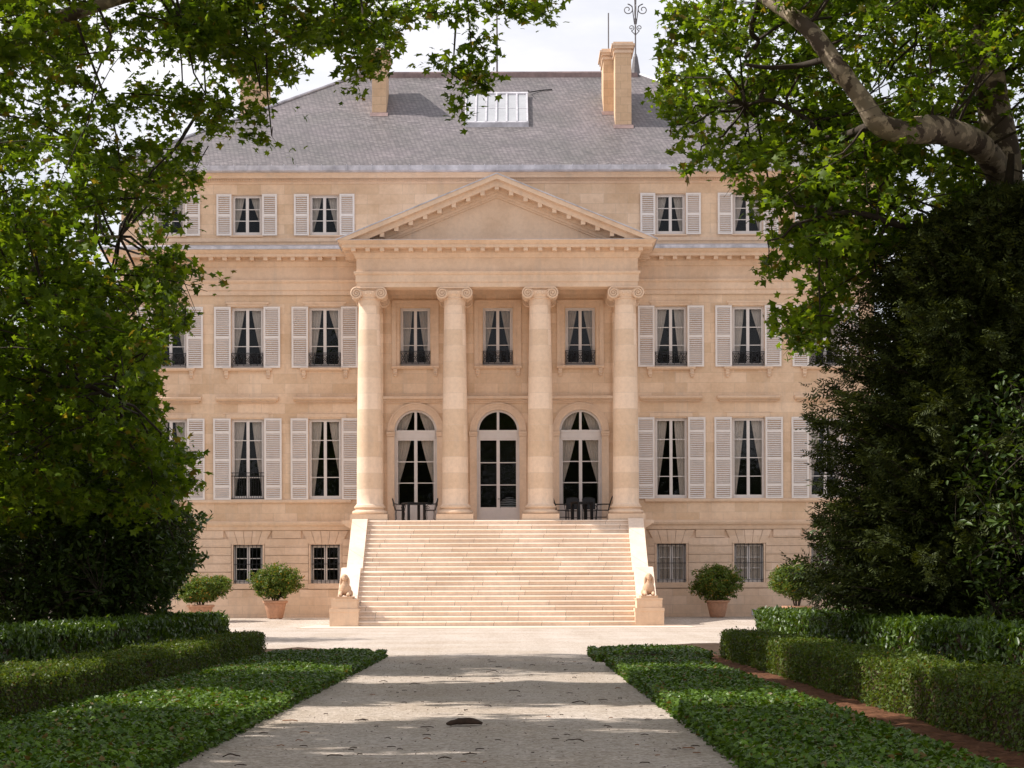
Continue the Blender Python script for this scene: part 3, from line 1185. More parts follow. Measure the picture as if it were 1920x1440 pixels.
cap_proto = capital()
col_o = None
R0, R1, ZB, ZT = .51, .41, .58, 8.45
for i, x in enumerate((-5.0, -1.667, 1.667, 5.0)):
    if i == 0:
        sh = MB()
        prof = [(R0 + .06, ZB - .02), (R0 + .06, ZB + .02), (R0 + .015, ZB + .07)]
        for k in range(21):
            t = k / 20
            prof.append((R0 - (R0 - R1) * t ** 1.7, ZB + .09 + (ZT - ZB - .09) * t))
        sh.lathe(prof, n=48)
        col_o = sh.build('column', M_col, mansion, (x, -2.5, 4.0), 40)
        ba = MB()
        ba.box(-.72, .72, -.72, .72, 0, .245)

        def torus(z, r, h):
            return [(r + h * .5 * math.cos(a), z + h / 2 * math.sin(a)) for a in np.linspace(-PI / 2, PI / 2, 9)]
        ba.lathe(torus(.325, .615, .16) + [(.60, .41), (.575, .43)] + [(.56, .46)] + torus(.525, .565, .11) + [(.54, .585)], n=40)
        ba.build('base', M_trim, col_o, smooth=40)
        cap_proto.build('capital', M_trim, col_o, (0, 0, 9.08), 35)
    else:
        copy_tree(col_o, None, (x, -2.5, 4.0))
cap_me = [c for c in col_o.children if c.name.startswith('capital')][0].data
for p_ in [o for o in mansion.children if o.name.startswith('pilaster')]:
    xx = sum(v.co.x for v in p_.data.vertices) / len(p_.data.vertices)
    c = bpy.data.objects.new('capital', cap_me)
    COL.objects.link(c)
    c.parent = p_
    c.location = (xx, -.05, 13.04)
    c.scale = (.95, .62, .95)

# ---- portico entablature and pediment
PH, PYF = 5.47, -2.92
po = MB()
po.sweep(ENT, [(PH, .02), (PH, PYF), (-PH, PYF), (-PH, .02)])
for i in range(-10, 11):
    x = i * .556
    po.box(x - .085, x + .085, PYF - .49, PYF - .10, 14.42, 14.555)
for sx in (-1, 1):
    for k in range(5):
        y = PYF - .25 + .556 * (k + 1)
        xa, xb = sorted((sx * (PH + .10), sx * (PH + .47)))
        po.box(xa, xb, y - .085, y + .085, 14.42, 14.555)
# the architrave seen from below, and the coffered ceiling
po.box(-PH + .002, PH - .002, PYF + .002, PYF + .84, 13.081, 13.6)
for sx in (-1, 1):
    xa, xb = sorted((sx * (PH - .003), sx * (PH - .84)))
    po.box(xa, xb, PYF + .83, .0, 13.083, 13.6)
po.box(-PH + .8, PH - .8, PYF + .8, -.0, 13.45, 13.55)
po.build('portico_entablature', M_trim, mansion)
AZ, TAN = 17.35, .4095
CZ = 14.825


def rake(m, t0, t1, ya, yb):
    for sg in (-1, 1):
        xa, xb = (AZ - t0 - CZ) / TAN, (AZ - t1 - CZ) / TAN
        m.prism_y([(0, AZ - t0), (sg * xa, CZ), (sg * xb, CZ), (0, AZ - t1)], ya, yb)


pd = MB()
rake(pd, .0, .18, -3.60, .1)
rake(pd, .17, .21, -3.50, -.0)
rake(pd, .20, .42, -3.44, -.02)
rake(pd, .41, .60, -3.06, -.04)
rake(pd, .59, .72, -2.99, -.06)
rake(pd, .71, .80, -2.93, -.08)
pd.prism_y([(-(AZ - .75 - CZ) / TAN, CZ), ((AZ - .75 - CZ) / TAN, CZ), (0, AZ - .75)], -2.86, -.2)
for sg in (-1, 1):
    for k in range(10):
        x = sg * k * .556
        if k == 0 and sg > 0:
            continue
        z = AZ - .42 - abs(x) * TAN
        if z - .12 > CZ - .1:
            dz = .085 * TAN if k else 0
            pd.prism_y([(x - .085, z + .06 + .085 * TAN), (x + .085, z + .06 + .085 * TAN), (x + .085, max(CZ, z - .145)), (x - .085, max(CZ, z - .145))], -3.41, -3.0)
pd.build('pediment', M_trim, mansion)
pr = MB()
for sg in (-1, 1):
    xe = (AZ - CZ) / TAN + .05
    pr.prism_y([(0, AZ + .002), (sg * xe, AZ - xe * TAN + .002), (sg * xe, AZ - xe * TAN + .05), (0, AZ + .05)], -3.63, -.0)
pr.build('pediment_roof', M_lead, mansion)
MB().box(-6.1, 6.1, -3.57, -2.9, 14.826, 14.845).build('lead_ledge', M_lead, mansion)

# ---- terrace, steps, cheek walls and pedestals
tr = MB()
tr.box(-5.72, 5.72, -3.26, .1, -.3, 3.80)
tr.box(-6.04, 6.04, -3.28, .1, 3.86, 4.0)
tr.prism_y([(-6.0, 3.86), (-5.74, 3.70), (5.74, 3.70), (6.0, 3.86)], -3.27, .1)
tr.build('terrace', M_base, mansion)
stairs = empty('staircase', (0, 0, 0))
stairs.parent = mansion
RISE, TRD = 4.0 / 22, .31
yf = -3.3
ztop = 4.0
for i in range(22):
    z = 4.0 - i * RISE
    if i == 0:
        dep = .42
        yb = yf + dep
    hwid = 5.05 if i < 19 else 4.95
    depth = 1.2 if i == 11 else TRD
    if i > 0:
        yf -= depth
    rj = random.uniform(-.8, .8)
    m = MB()
    m.prism_x([(yf + 1.35, z - RISE - (.25 if i > 18 else .1)), (yf, z - RISE - (.25 if i > 20 else .004)), (yf, z - .066), (yf - .022, z - .060), (yf - .034, z - .046), (yf - .030, z - .036), (yf - .006, z - .004), (yf + .01, z), (yf + 1.35, z + .0)],
              -hwid - rj, hwid - rj)
    if i == 11:      # the landing has a heavier rounded edge slab
        m.prism_x([(yf - .005, z - .09), (yf - .05, z - .085), (yf - .062, z - .065), (yf - .055, z - .045), (yf - .008, z + .004), (yf + .3, z + .004)], -hwid - rj, hwid - rj)
    o = m.build('step', M_step, stairs, (rj, 0, 0))
YB = yf - .0
ck = []
for sg in (-1, 1):
    m = MB()
    xa, xb = sorted((sg * 5.03, sg * 5.62))
    m.prism_x([(-3.25, -.3), (-3.25, 4.06), (-3.55, 4.05), (-6.55, 2.16), (-7.05, 2.10), (-7.05, -.3)], xa, xb)
    xa, xb = sorted((sg * 5.032, sg * 5.74))
    m.prism_x([(-7.0, -.3), (-7.0, 2.14), (-7.65, 2.12), (-9.9, .80), (-10.5, .70), (-10.5, -.3)], xa, xb)
    m.build('cheek_wall', M_step, stairs)
    m = MB()
    cx = sg * 5.42
    m.box(cx - .51, cx + .51, -10.85, -9.5, -.3, .62)
    m.box(cx - .525, cx + .525, -10.865, -9.49, .52, .635)
    m.box(cx - .45, cx + .45, -10.79, -9.56, .634, .93)
    m.box(cx - .47, cx + .47, -10.81, -9.55, .931, .985)
    m.build('pedestal', M_trim, stairs)
MB().box(-6.75, 6.75, -17.8 + 3.2, -3, -.3, .012).build('apron', M_apron, mansion)
mansion_kids = None


# ------------------------------------------------------------------ sphinxes on the pedestals
def sphinx(cx, label):
    r = tag(empty('sphinx_statue', (XC + cx, YW - 10.25, .985)), label, 'statue', 'stone sphinxes flanking the stairs')
    m = MB()
    m.ball((0, .15, .24), (.19, .42, .20), 16, 10)           # trunk
    m.ball((0, .48, .24), (.20, .22, .22), 14, 10)           # haunches
    m.ball((0, -.16, .30), (.17, .16, .25), 16, 10)          # chest
    m.ball((0, -.20, .48), (.085, .09, .13), 12, 8)          # neck
    m.ball((0, -.23, .655), (.088, .105, .125), 14, 10)      # head
    m.ball((0, -.12, .67), (.130, .115, .130), 14, 10)        # headcloth over the crown
    for sg in (-1, 1):
        m.ball((sg * .13, -.14, .52), (.055, .09, .17), 12, 8)     # lappets
        m.ball((sg * .075, -.20, .375), (.065, .08, .07), 10, 8)
        m.ball((sg * .135, -.10, .22), (.075, .12, .20), 12, 8)    # shoulders
        m.tube([(sg * .14, -.08, .14), (sg * .145, -.30, .085), (sg * .14, -.46, .065)], [.085, .07, .062], 10)
        m.ball((sg * .14, -.47, .06), (.068, .09, .058), 10, 8)    # paws
        m.ball((sg * .17, .42, .12), (.09, .20, .12), 12, 8)       # thighs
        m.tube([(sg * .19, .30, .06), (sg * .19, .12, .05)], [.06, .05], 8)
        for k in range(3):
            m.ball((sg * .14 + (k - 1) * .038, -.535, .045), (.018, .03, .035), 8, 6)
        m.ball((sg * .035, -.325, .665), (.018, .012, .010), 8, 6)
    m.ball((0, -.335, .640), (.018, .025, .035), 8, 6)            # nose
    m.ball((0, -.322, .592), (.032, .018, .011), 8, 6)
    m.tube([(0, .66, .1), (.16, .68, .05), (.24, .5, .05)], [.035, .03, .025], 8)
    o = m.build('body', M_sphinx, r, (0, 0, .085), 180)
    rm_ = o.modifiers.new('remesh', 'REMESH')
    rm_.mode = 'VOXEL'
    rm_.voxel_size = .012
    rm_.use_smooth_shade = True
    MB().box(-.30, .30, -.56, .72, 0.001, .09).build('plinth', M_sphinx, r)
    return r


sphinx(-5.42, 'carved stone sphinx on the pedestal left of the stairs')
sphinx(5.42, 'carved stone sphinx on the pedestal right of the stairs')


# ------------------------------------------------------------------ furniture on the terrace
TZ = 4.0


def table(x, y, w_, d, label, h=.76, leg=.045):
    r = tag(empty('terrace_table', (XC + x, YW + y, TZ), .42), label, 'table')
    m = MB().box(-w_ / 2, w_ / 2, -d / 2, d / 2, h - .035, h)
    m.box(-w_ / 2 + .03, w_ / 2 - .03, -d / 2 + .03, d / 2 - .03, h - .085, h - .036)
    m.build('table_top', M_iron, r)
    for sx in (-1, 1):
        for sy in (-1, 1):
            cx, cy = sx * (w_ / 2 - leg - .02), sy * (d / 2 - leg - .02)
            MB().box(cx - leg, cx + leg, cy - leg, cy + leg, 0, h - .086).build('leg', M_iron, r)
    return r


table(-3.34, -1.35, .80, .74, 'black square metal table between two scrolled iron chairs')
table(3.32, -1.45, .72, .70, 'black square metal table ringed by four mesh chairs', leg=.05)


def scroll_chair(loc, rz, label):
    """curled wrought-iron armchair facing local +x"""
    r = tag(empty('iron_armchair', (XC + loc[0], YW + loc[1], TZ), rz), label, 'chair', 'scrolled iron chairs at the left table')
    q = .012
    m = MB().lathe([(.20, .44), (.21, .445), (.21, .46), (.19, .475)], n=20)
    m.build('seat', M_iron, r)
    for sx, sy in ((1, 1), (1, -1), (-1, 1), (-1, -1)):
        MB().tube([(sx * .15, sy * .15, .45), (sx * .17, sy * .17, .30), (sx * .15, sy * .16, .12), (sx * .22, sy * .20, .0)], q, 6).build('leg', M_iron, r)
    bk = MB()
    bk.tube([(-.18, -.19, .45), (-.25, -.23, .75), (-.29, -.16, .90), (-.30, 0, .94), (-.29, .16, .90), (-.25, .23, .75), (-.18, .19, .45)], q, 6)
    for sg in (-1, 1):
        sp = spiral((0, 0, 0), .10, .03, 1.4, -PI / 2, sg)
        bk.tube([(-.26 - .02 * p[2], sg * .10 + p[0], .72 + p[2]) for p in sp], .009, 5)
        bk.tube([(-.19, sg * .06, .46), (-.25, sg * .03, .70), (-.29, sg * .05, .93)], .009, 5)
    bk.build('backrest', M_iron, r)
    for sg in (-1, 1):
        ar = MB().tube([(-.25, sg * .23, .72), (-.05, sg * .27, .68), (.14, sg * .26, .69), (.20, sg * .25, .62), (.16, sg * .22, .45)], q, 6)
        sp = spiral((.12, sg * .24, .58), .08, .02, 1.3, PI / 2, -1)
        ar.tube(sp, .009, 5)
        ar.build('armrest', M_iron, r)
    return r


scroll_chair((-3.88, -1.4), .15, 'scrolled black iron chair left of the bare table')
scroll_chair((-2.68, -1.35), PI - .1, 'scrolled black iron chair right of the bare table')


def mesh_chair(loc, rz, label):
    """armchair with a solid mesh back facing local +x"""
    r = tag(empty('mesh_armchair', (XC + loc[0], YW + loc[1], TZ), rz), label, 'chair', 'mesh chairs round the right table')
    q = .014
    MB().box(-.24, .24, -.25, .25, .42, .445).build('seat', M_chairseat, r)
    bk = MB()
    ny, nz = 10, 6
    for j in range(nz + 1):
        t = j / nz
        for i in range(ny + 1):
            u = -1 + 2 * i / ny
            z = .50 + .43 * t + (.06 * (1 - u * u) if j == nz else .06 * (1 - u * u) * t)
            bk.v.append((-.25 - .13 * t - .03 * (1 - u * u), u * .245, z))
    bk.f = [(j * (ny + 1) + i, j * (ny + 1) + i + 1, (j + 1) * (ny + 1) + i + 1, (j + 1) * (ny + 1) + i) for j in range(nz) for i in range(ny)]
    for sg in (-1, 1):
        bk.tube([(-.24, sg * .25, .43), (-.27, sg * .25, .60), (-.38, sg * .25, .93)], q, 6)
    bk.tube([(-.38 - .03 * (1 - u * u), u * .25, .93 + .06 * (1 - u * u)) for u in np.linspace(-1, 1, 11)], q, 6)
    bk.build('backrest', M_chairseat, r)
    for sx, sy in ((1, 1), (1, -1), (-1, 1), (-1, -1)):
        MB().tube([(sx * .23, sy * .24, .43), (sx * .25 + (.0 if sx > 0 else -.04), sy * .25, 0)], q, 6).build('leg', M_iron, r)
    for sg in (-1, 1):
        MB().tube([(-.30, sg * .27, .67), (.0, sg * .29, .67), (.20, sg * .29, .655), (.24, sg * .28, .60), (.21, sg * .26, .50), (.24, sg * .25, .40)], q, 6).build('armrest', M_iron, r)
    MB().tube([(.23, -.24, .16), (-.25, -.24, .16)], .010, 5).tube([(.23, .24, .16), (-.25, .24, .16)], .010, 5).tube([(.23, -.24, .16), (.23, .24, .16)], .010, 5).build('stretcher', M_iron, r)
    return r


mesh_chair((2.54, -1.5), .05, 'black mesh armchair in profile at left side of the right-hand table')
mesh_chair((4.12, -1.5), PI - .08, 'black mesh armchair in profile at right side of the right-hand table')
mesh_chair((2.94, -.80), -PI / 2 - .1, 'black mesh armchair behind the right-hand table, the left of the two facing out')
mesh_chair((3.64, -.80), -PI / 2 + .08, 'black mesh armchair behind the right-hand table, the right of the two facing out')

zs_ = tag(empty('striped_armchair', (XC + .45, YW + 1.1, TZ)), 'black and white zebra-striped armchair behind the glass of the central door', 'chair')
m = MB().box(-.42, .42, -.40, .42, .12, .42).ball((0, .32, .72), (.42, .14, .36), 16, 10).ball((-.40, 0, .48), (.10, .42, .16)).ball((.40, 0, .48), (.10, .42, .16))
m.build('upholstery', M_zebra, zs_, smooth=60)
for sx in (-1, 1):
    for sy in (-1, 1):
        MB().box(sx * .36 - .03, sx * .36 + .03, sy * .34 - .03, sy * .34 + .03, 0, .12).build('leg', M_iron, zs_)


# ------------------------------------------------------------------ foliage machinery
def leaf_template(kind):
    if kind == 'plane':
        ang = np.radians([0, 26, 52, 82, 115, 180, -115, -82, -52, -26])
        rad = np.array([.66, .33, .60, .30, .46, .15, .46, .30, .60, .33])
        T = np.stack([rad * np.cos(ang) + .1, rad * np.sin(ang), -.25 * rad ** 2], 1)
        T = np.vstack([T, [[.1, 0, .03]]])
        Q = np.array([[9, 0, 1, 10], [1, 2, 3, 10], [3, 4, 5, 10], [5, 6, 7, 10], [7, 8, 9, 10]])
    elif kind == 'ivy':
        T = np.array([[-.35, 0, 0], [-.25, .45, -.05], [.1, .30, .03], [.6, 0, -.1], [.1, -.30, .03], [-.25, -.45, -.05], [0, 0, .05]])
        Q = np.array([[0, 6, 2, 1], [6, 4, 3, 2], [0, 5, 4, 6]])
    elif kind == 'oval':
        T = np.array([[-.5, 0, 0], [-.15, .2, .05], [.2, .17, .03], [.55, 0, -.08], [.2, -.17, .03], [-.15, -.2, .05]])
        Q = np.array([[0, 3, 2, 1], [0, 5, 4, 3]])
    elif kind == 'spray':     # a shoot carrying short needles both sides
        T, Q = [], []
        for i, (x, l) in enumerate([(-.5, .16), (-.28, .22), (-.05, .22), (.18, .18)]):
            for sg in (-1, 1):
                b = len(T)
                T += [[x, 0, 0], [x + .10, 0, .01], [x + .24, sg * l, -.04], [x + .14, sg * l, -.05]]
                Q.append([b, b + 1, b + 2, b + 3])
        b = len(T)
        T += [[.3, -.05, 0], [.3, .05, 0], [.6, .03, -.04], [.6, -.03, -.04]]
        Q.append([b, b + 1, b + 2, b + 3])
        T, Q = np.array(T), np.array(Q)
    else:                     # small simple leaf
        T = np.array([[-.5, 0, 0], [0, .26, .06], [.5, 0, -.06], [0, -.26, .06]])
        Q = np.array([[0, 3, 2, 1]])
    return T.astype(np.float32), Q.astype(np.int64)


def unit(v):
    return v / np.maximum(np.linalg.norm(v, axis=1, keepdims=True), 1e-6)


def leaf_mesh(name, C, size, kind, mat, parent, nrm=None, tan=None, spread_=.75, origin=(0, 0, 0)):
    """leaf-sized faces at the points C, normals scattered about nrm"""
    n = len(C)
    T, Q = leaf_template(kind)
    base = np.tile(np.array([[0, 0, 1.0]]), (n, 1)) if nrm is None else nrm
    nn = unit(base + RNG.normal(size=(n, 3)) * spread_)
    t = RNG.normal(size=(n, 3)) if tan is None else tan + RNG.normal(size=(n, 3)) * .45
    t = unit(t - nn * np.sum(t * nn, 1, keepdims=True))
    b = np.cross(nn, t)
    sz = size * RNG.uniform(.5, 1.35, n) if np.isscalar(size) else size
    V = C[:, None, :] + sz[:, None, None] * (T[None, :, 0:1] * t[:, None, :] + T[None, :, 1:2] * b[:, None, :] + T[None, :, 2:3] * nn[:, None, :])
    V = V.reshape(-1, 3) - np.array(origin)
    Fc = (Q[None] + (np.arange(n) * len(T))[:, None, None]).reshape(-1, Q.shape[1])
    return np_mesh(name, V, Fc, mat, parent)


def proj(C):
    s = F / np.maximum(C[:, 1], .1)
    return 960 + C[:, 0] * s, HOR - (C[:, 2] - EYE) * s


def inside(px, py, poly):
    r = np.zeros(len(px), bool)
    n = len(poly)
    for i in range(n):
        x0, y0 = poly[i]
        x1, y1 = poly[(i + 1) % n]
        c = ((y0 > py) != (y1 > py))
        with np.errstate(divide='ignore', invalid='ignore'):
            xi = (x1 - x0) * (py - y0) / (y1 - y0 + 1e-12) + x0
        r ^= c & (px < xi)
    return r


def trim(C, polys, jit=0.0):
    """keep crown points that are out of the camera's view, or within the outline the tree has in the photograph"""
    px, py = proj(C)
    if jit:
        px = px + RNG.normal(size=len(C)) * jit
        py = py + RNG.normal(size=len(C)) * jit
    infr = (px > -40) & (px < 1960) & (py > -40) & (py < 1480) & (C[:, 1] > .5)
    ok = np.zeros(len(C), bool)
    for p in polys:
        ok |= inside(px, py, p)
    return ~infr | ok


def clump_points(centres, rad, n, flat=.65):
    k = len(centres)
    d = unit(RNG.normal(size=(k * n, 3)))
    r = RNG.uniform(0, 1, (k * n, 1)) ** .5 * rad
    d[:, 2] *= flat
    return np.repeat(centres, n, 0) + d * r


def spray_points(centres, ln, n):
    """leaves strung along a drooping shoot through each centre"""
    k = len(centres)
    az = RNG.uniform(0, 2 * PI, k)
    d = np.column_stack([np.cos(az), np.sin(az), RNG.uniform(-.75, .25, k)])
    lk = ln * RNG.uniform(.6, 1.3, (k, 1, 1))
    t = RNG.uniform(-.45, .75, (k, n, 1))
    p = centres[:, None, :] + d[:, None, :] * lk * t - np.array([0, 0, .22]) * lk * (t + .45) ** 2 + RNG.normal(size=(k, n, 3)) * np.array([.10, .10, .07])
    return p.reshape(-1, 3)


def edge_dist(px, py, poly):
    """distance in picture units to the outline of a crown"""
    P = np.column_stack([px, py])
    best = np.full(len(px), 1e9)
    for i in range(len(poly)):
        a, b = np.array(poly[i], float), np.array(poly[(i + 1) % len(poly)], float)
        ab = b - a
        t = np.clip(((P - a) @ ab) / (ab @ ab + 1e-9), 0, 1)
        best = np.minimum(best, np.linalg.norm(P - (a + t[:, None] * ab), axis=1))
    return best


def branch_mesh(m, limbs, centres, seeds_n, r_br, r_tw, twigs=True, polys=()):
    """secondary branches from the limbs to cluster seeds and twigs from the seeds to the leaf clumps"""
    nodes = np.array([p for l in limbs for p in l])
    if len(centres) == 0:
        return
    idx = RNG.choice(len(centres), min(seeds_n, len(centres)), replace=False)
    seeds = centres[idx]
    for s_ in seeds:
        d = np.linalg.norm(nodes - s_, axis=1) + (nodes[:, 2] > s_[2]) * .4
        a = nodes[d.argmin()]
        mid = (a + s_) / 2 + RNG.normal(size=3) * .12 * np.linalg.norm(s_ - a) * .5 + np.array([0, 0, .06 * np.linalg.norm(s_ - a)])
        if polys and not trim(np.array([a * .3 + mid * .7, mid, mid * .5 + s_ * .5]), polys).all():
            continue
        q1 = a * .72 + mid * .28 + RNG.normal(size=3) * .05
        q3 = mid * .45 + s_ * .55 + RNG.normal(size=3) * .08
        m.tube([a, q1, mid, q3, s_], [r_br, r_br * .85, r_br * .65, r_br * .5, r_br * .35], 5)
    if twigs:
        for c in centres:
            d = np.linalg.norm(seeds - c, axis=1)
            a = seeds[d.argmin()]
            if d.min() > 3:
                continue
            if polys and not trim(np.array([a, (a + c) / 2]), polys).all():
                continue
            mid = (a + c) / 2 + RNG.normal(size=3) * .10 + np.array([0, 0, .10])
            m.tube([a, mid, c, c + np.array([RNG.normal() * .1, RNG.normal() * .1, -.22])], [r_tw, r_tw * .8, r_tw * .6, r_tw * .3], 3)


def ellipsoid_pts(c, r, n):
    d = unit(RNG.normal(size=(n, 3)))
    k = RNG.uniform(.12, 1, (n, 1)) ** (1 / 2.2)
    return np.array(c) + d * k * np.array(r)


GAPS = ((23.6, 25.0), (32.2, 33.7))


def tree(name, label, base, limbs, radii, crowns, polys, nl, leaf, kind, leafmat, bark, clump_r=.42, seeds=70, group=None, cat='tree', thin=None, r_br=.03, r_tw=.009, gaps=None, jit=10, simple_out=True, extra=None, flat=.65, dens=.16, clear=None, hang=False):
    root = tag(empty(name, base), label, cat, group)
    ctr = np.vstack([ellipsoid_pts(c, r, n) for c, r, n in crowns])
    if extra is not None:
        ctr = np.vstack([ctr, extra])
    ctr = ctr[ctr[:, 2] > .35]
    if gaps:
        for a, b in gaps:
            ctr = ctr[~((ctr[:, 1] > a - .25) & (ctr[:, 1] < b + .25))]
    ctr = ctr[trim(ctr, polys)]
    if thin is not None:
        px, py = proj(ctr)
        ctr = ctr[RNG.uniform(size=len(ctr)) < thin(px, py)]
    if polys:
        px, py = proj(ctr)
        inn = np.zeros(len(ctr), bool)
        dd = np.full(len(ctr), 1e9)
        for p in polys:
            inn |= inside(px, py, p)
            dd = np.minimum(dd, edge_dist(px, py, p))
        infr = (px > -40) & (px < 1960) & (py > -40) & (py < 1480)
        ctr = ctr[~infr | (RNG.uniform(size=len(ctr)) < np.clip(.30 + dd / (90 if kind in ('plane', 'ivy') else 60), 0, 1))]
    t, tw = MB(), MB()
    if kind in ('plane', 'ivy'):
        # every kept point is the middle of a bough; shoots sit along the bough in one flat layer
        k = 7
        bough = ctr[RNG.uniform(size=len(ctr)) < dens]
        nb = len(bough)
        out = bough[:, :2] - np.array(base[:2])
        out = out / np.maximum(np.linalg.norm(out, axis=1, keepdims=True), .3) + RNG.normal(size=(nb, 2)) * .7
        d = unit(np.column_stack([out, RNG.uniform(-.55, .25, nb)]))
        tt = RNG.uniform(-.55, .6, (nb, k, 1))
        ln = RNG.uniform(.8, 1.9, (nb, 1, 1))
        side = np.cross(d, np.array([0, 0, 1.0]))
        shoots = bough[:, None] + d[:, None] * ln * tt + side[:, None] * RNG.normal(size=(nb, k, 1)) * .34 - np.array([0, 0, .16]) * ln * (tt + .5) ** 2 + RNG.normal(size=(nb, k, 3)) * np.array([.08, .08, .06])
        for i in range(nb):
            pts = [bough[i] + d[i] * ln[i, 0, 0] * t_ - np.array([0, 0, .16]) * ln[i, 0, 0] * (t_ + .5) ** 2 for t_ in (-.6, -.2, .2, .55)]
            if trim(np.array(pts), polys).all():
                tw.tube(pts, [.014, .011, .008, .004], 4)
        ctr = shoots.reshape(-1, 3)
        ctr = ctr[trim(ctr, polys, 16)]
        if clear is not None:
            px, py = proj(ctr)
            lp = np.array(clear)
            lx, ly = proj(lp)
            dl = np.full(len(ctr), 1e9)
            ny = np.zeros(len(ctr))
            for i in range(len(lp)):
                e = np.hypot(px - lx[i], py - ly[i])
                ny = np.where(e < dl, lp[i, 1], ny)
                dl = np.minimum(dl, e)
            ctr = ctr[~((dl < 62) & (ctr[:, 1] < ny + .2) & (RNG.uniform(size=len(ctr)) < .86))]
    for l, r in zip(limbs, radii):
        (t if max(r) > .12 else tw).tube(l, r, 12)
    branch_mesh(tw, [np.array(l, float) for l in limbs], ctr if kind not in ('plane', 'ivy') else bough, seeds, r_br, r_tw, polys=polys)
    bx = np.array(base)
    t.v = [(p[0] - bx[0], p[1] - bx[1], p[2] - bx[2]) for p in t.v]
    t.build('trunk', bark, root, smooth=60)
    if hang:
        # a thin bough hangs down over the roof in the middle, with a fringe of shoots along the top
        runs = [[(878, -30), (884, 60), (890, 110), (880, 150), (866, 190), (872, 222)], [(884, 60), (905, 85), (918, 98)], [(866, 150), (830, 122), (806, 108)], [(880, 150), (906, 158), (922, 160)],
                [(760, 10), (800, 22), (850, 25), (884, 40)], [(900, -10), (935, 20), (960, 5), (1000, 12), (1038, 25)], [(660, 20), (700, 80), (715, 135)], [(655, 60), (672, 120), (668, 160)]]
        more = []
        for ri, rn in enumerate(runs):
            P3 = smooth_limb([at(px_, py_, 37.6 + .12 * ri) for px_, py_ in rn], 4)
            tw.tube(P3, taper(len(P3), .012, .004), 4)
            for p_ in P3[1:]:
                more += [np.array(p_) + RNG.normal(size=3) * .07 for _ in range(1 if ri < 4 else 2)]
        hang_pts = np.repeat(np.array(more), 8, 0) + RNG.normal(size=(len(more) * 8, 3)) * np.array([.13, .15, .09])
    C = spray_points(ctr, clump_r * 1.1, nl) if kind in ('plane', 'ivy') else clump_points(ctr, clump_r, nl, flat)
    C = C[trim(C, polys, jit)]
    if gaps:
        for a, b in gaps:
            wv = .28 * np.sin(C[:, 0] * 1.9) * np.sin(C[:, 2] * 1.3) + RNG.normal(size=len(C)) * .12
            C = C[~((C[:, 1] > a + wv) & (C[:, 1] < b + wv))]
    tw.v = [(p[0] - base[0], p[1] - base[1], p[2] - base[2]) for p in tw.v]
    tw.build('branches', M_twig, root, smooth=60)
    if hang:
        C = np.vstack([C, hang_pts])
    leaf_mesh('crown', C, leaf, kind, leafmat, root, origin=base)
    return root, len(C)


def smooth_limb(pts, n=5):
    P = [Vector(p) for p in pts]
    out = []
    for i in range(len(P) - 1):
        p0, p1, p2, p3 = P[max(i - 1, 0)], P[i], P[i + 1], P[min(i + 2, len(P) - 1)]
        for k in range(n):
            t = k / n
            out.append(.5 * ((2 * p1) + (p2 - p0) * t + (2 * p0 - 5 * p1 + 4 * p2 - p3) * t * t + (3 * p1 - p0 - 3 * p2 + p3) * t ** 3))
    out.append(P[-1])
    return [tuple(p) for p in out]


def taper(n, a, b, flare=0):
    return [a + (b - a) * i / (n - 1) + (flare * max(0, 1 - i * 5 / n) ** 2) for i in range(n)]


# ------------------------------------------------------------------ trees
P_LEFT = [(-60, -60), (1050, -60), (1050, 15), (1040, 42), (985, 30), (955, 8), (935, 55), (940, 95), (905, 100), (928, 160), (885, 230), (850, 222), (838, 185), (870, 150), (835, 120), (800, 108), (845, 92),
          (835, 50), (800, 25), (760, 45), (750, 110), (722, 118), (712, 152), (692, 138), (668, 172), (640, 85), (605, 90), (555, 165), (582, 255), (545, 302), (505, 270), (480, 288), (440, 255), (385, 300), (385, 345),
          (378, 420), (462, 432), (445, 462), (370, 485), (440, 515), (405, 545), (345, 552), (385, 600), (318, 630), (308, 700), (298, 745), (330, 800), (368, 850), (412, 882), (360, 915), (340, 985), (-60, 1000)]
P_FRINGE = [(1055, -60), (1162, -60), (1160, 22), (1120, 12), (1100, 36), (1080, 25), (1055, 8)]
P_RIGHT = [(1238, -60), (1960, -60), (1960, 470), (1760, 470), (1660, 500), (1590, 590), (1535, 665), (1470, 682), (1465, 640), (1428, 612), (1445, 545), (1412, 500), (1435, 445), (1395, 425), (1405, 385), (1355, 330),
           (1345, 300), (1310, 332), (1250, 318), (1262, 250), (1212, 190), (1240, 150), (1228, 60), (1240, 10)]
P_YEW = [(1960, 340), (1820, 380), (1730, 430), (1655, 480), (1610, 560), (1560, 630), (1512, 695), (1508, 790), (1515, 875), (1545, 930), (1515, 1000), (1535, 1060), (1530, 1120), (1560, 1190), (1960, 1210)]
P_LOWR = [(1475, 1040), (1500, 1040), (1560, 1060), (1600, 1190), (1530, 1170), (1505, 1110), (1480, 1065)]
P_EVER = [(-60, 690), (180, 720), (285, 800), (320, 880), (335, 940), (398, 968), (362, 1005), (390, 1038), (352, 1080), (325, 1130), (312, 1175), (-60, 1210)]
P_LAUR = [(1960, 560), (1850, 600), (1780, 680), (1740, 780), (1745, 900), (1760, 1010), (1740, 1120), (1780, 1200), (1960, 1220)]


def thin_left(px, py):
    p = np.where((px > 60) & (py < 470), .62, 1.0)
    p = np.where((px > 420) & (px < 540) & (py > 60), .40, p)
    return np.where(px > 640, .85, p)


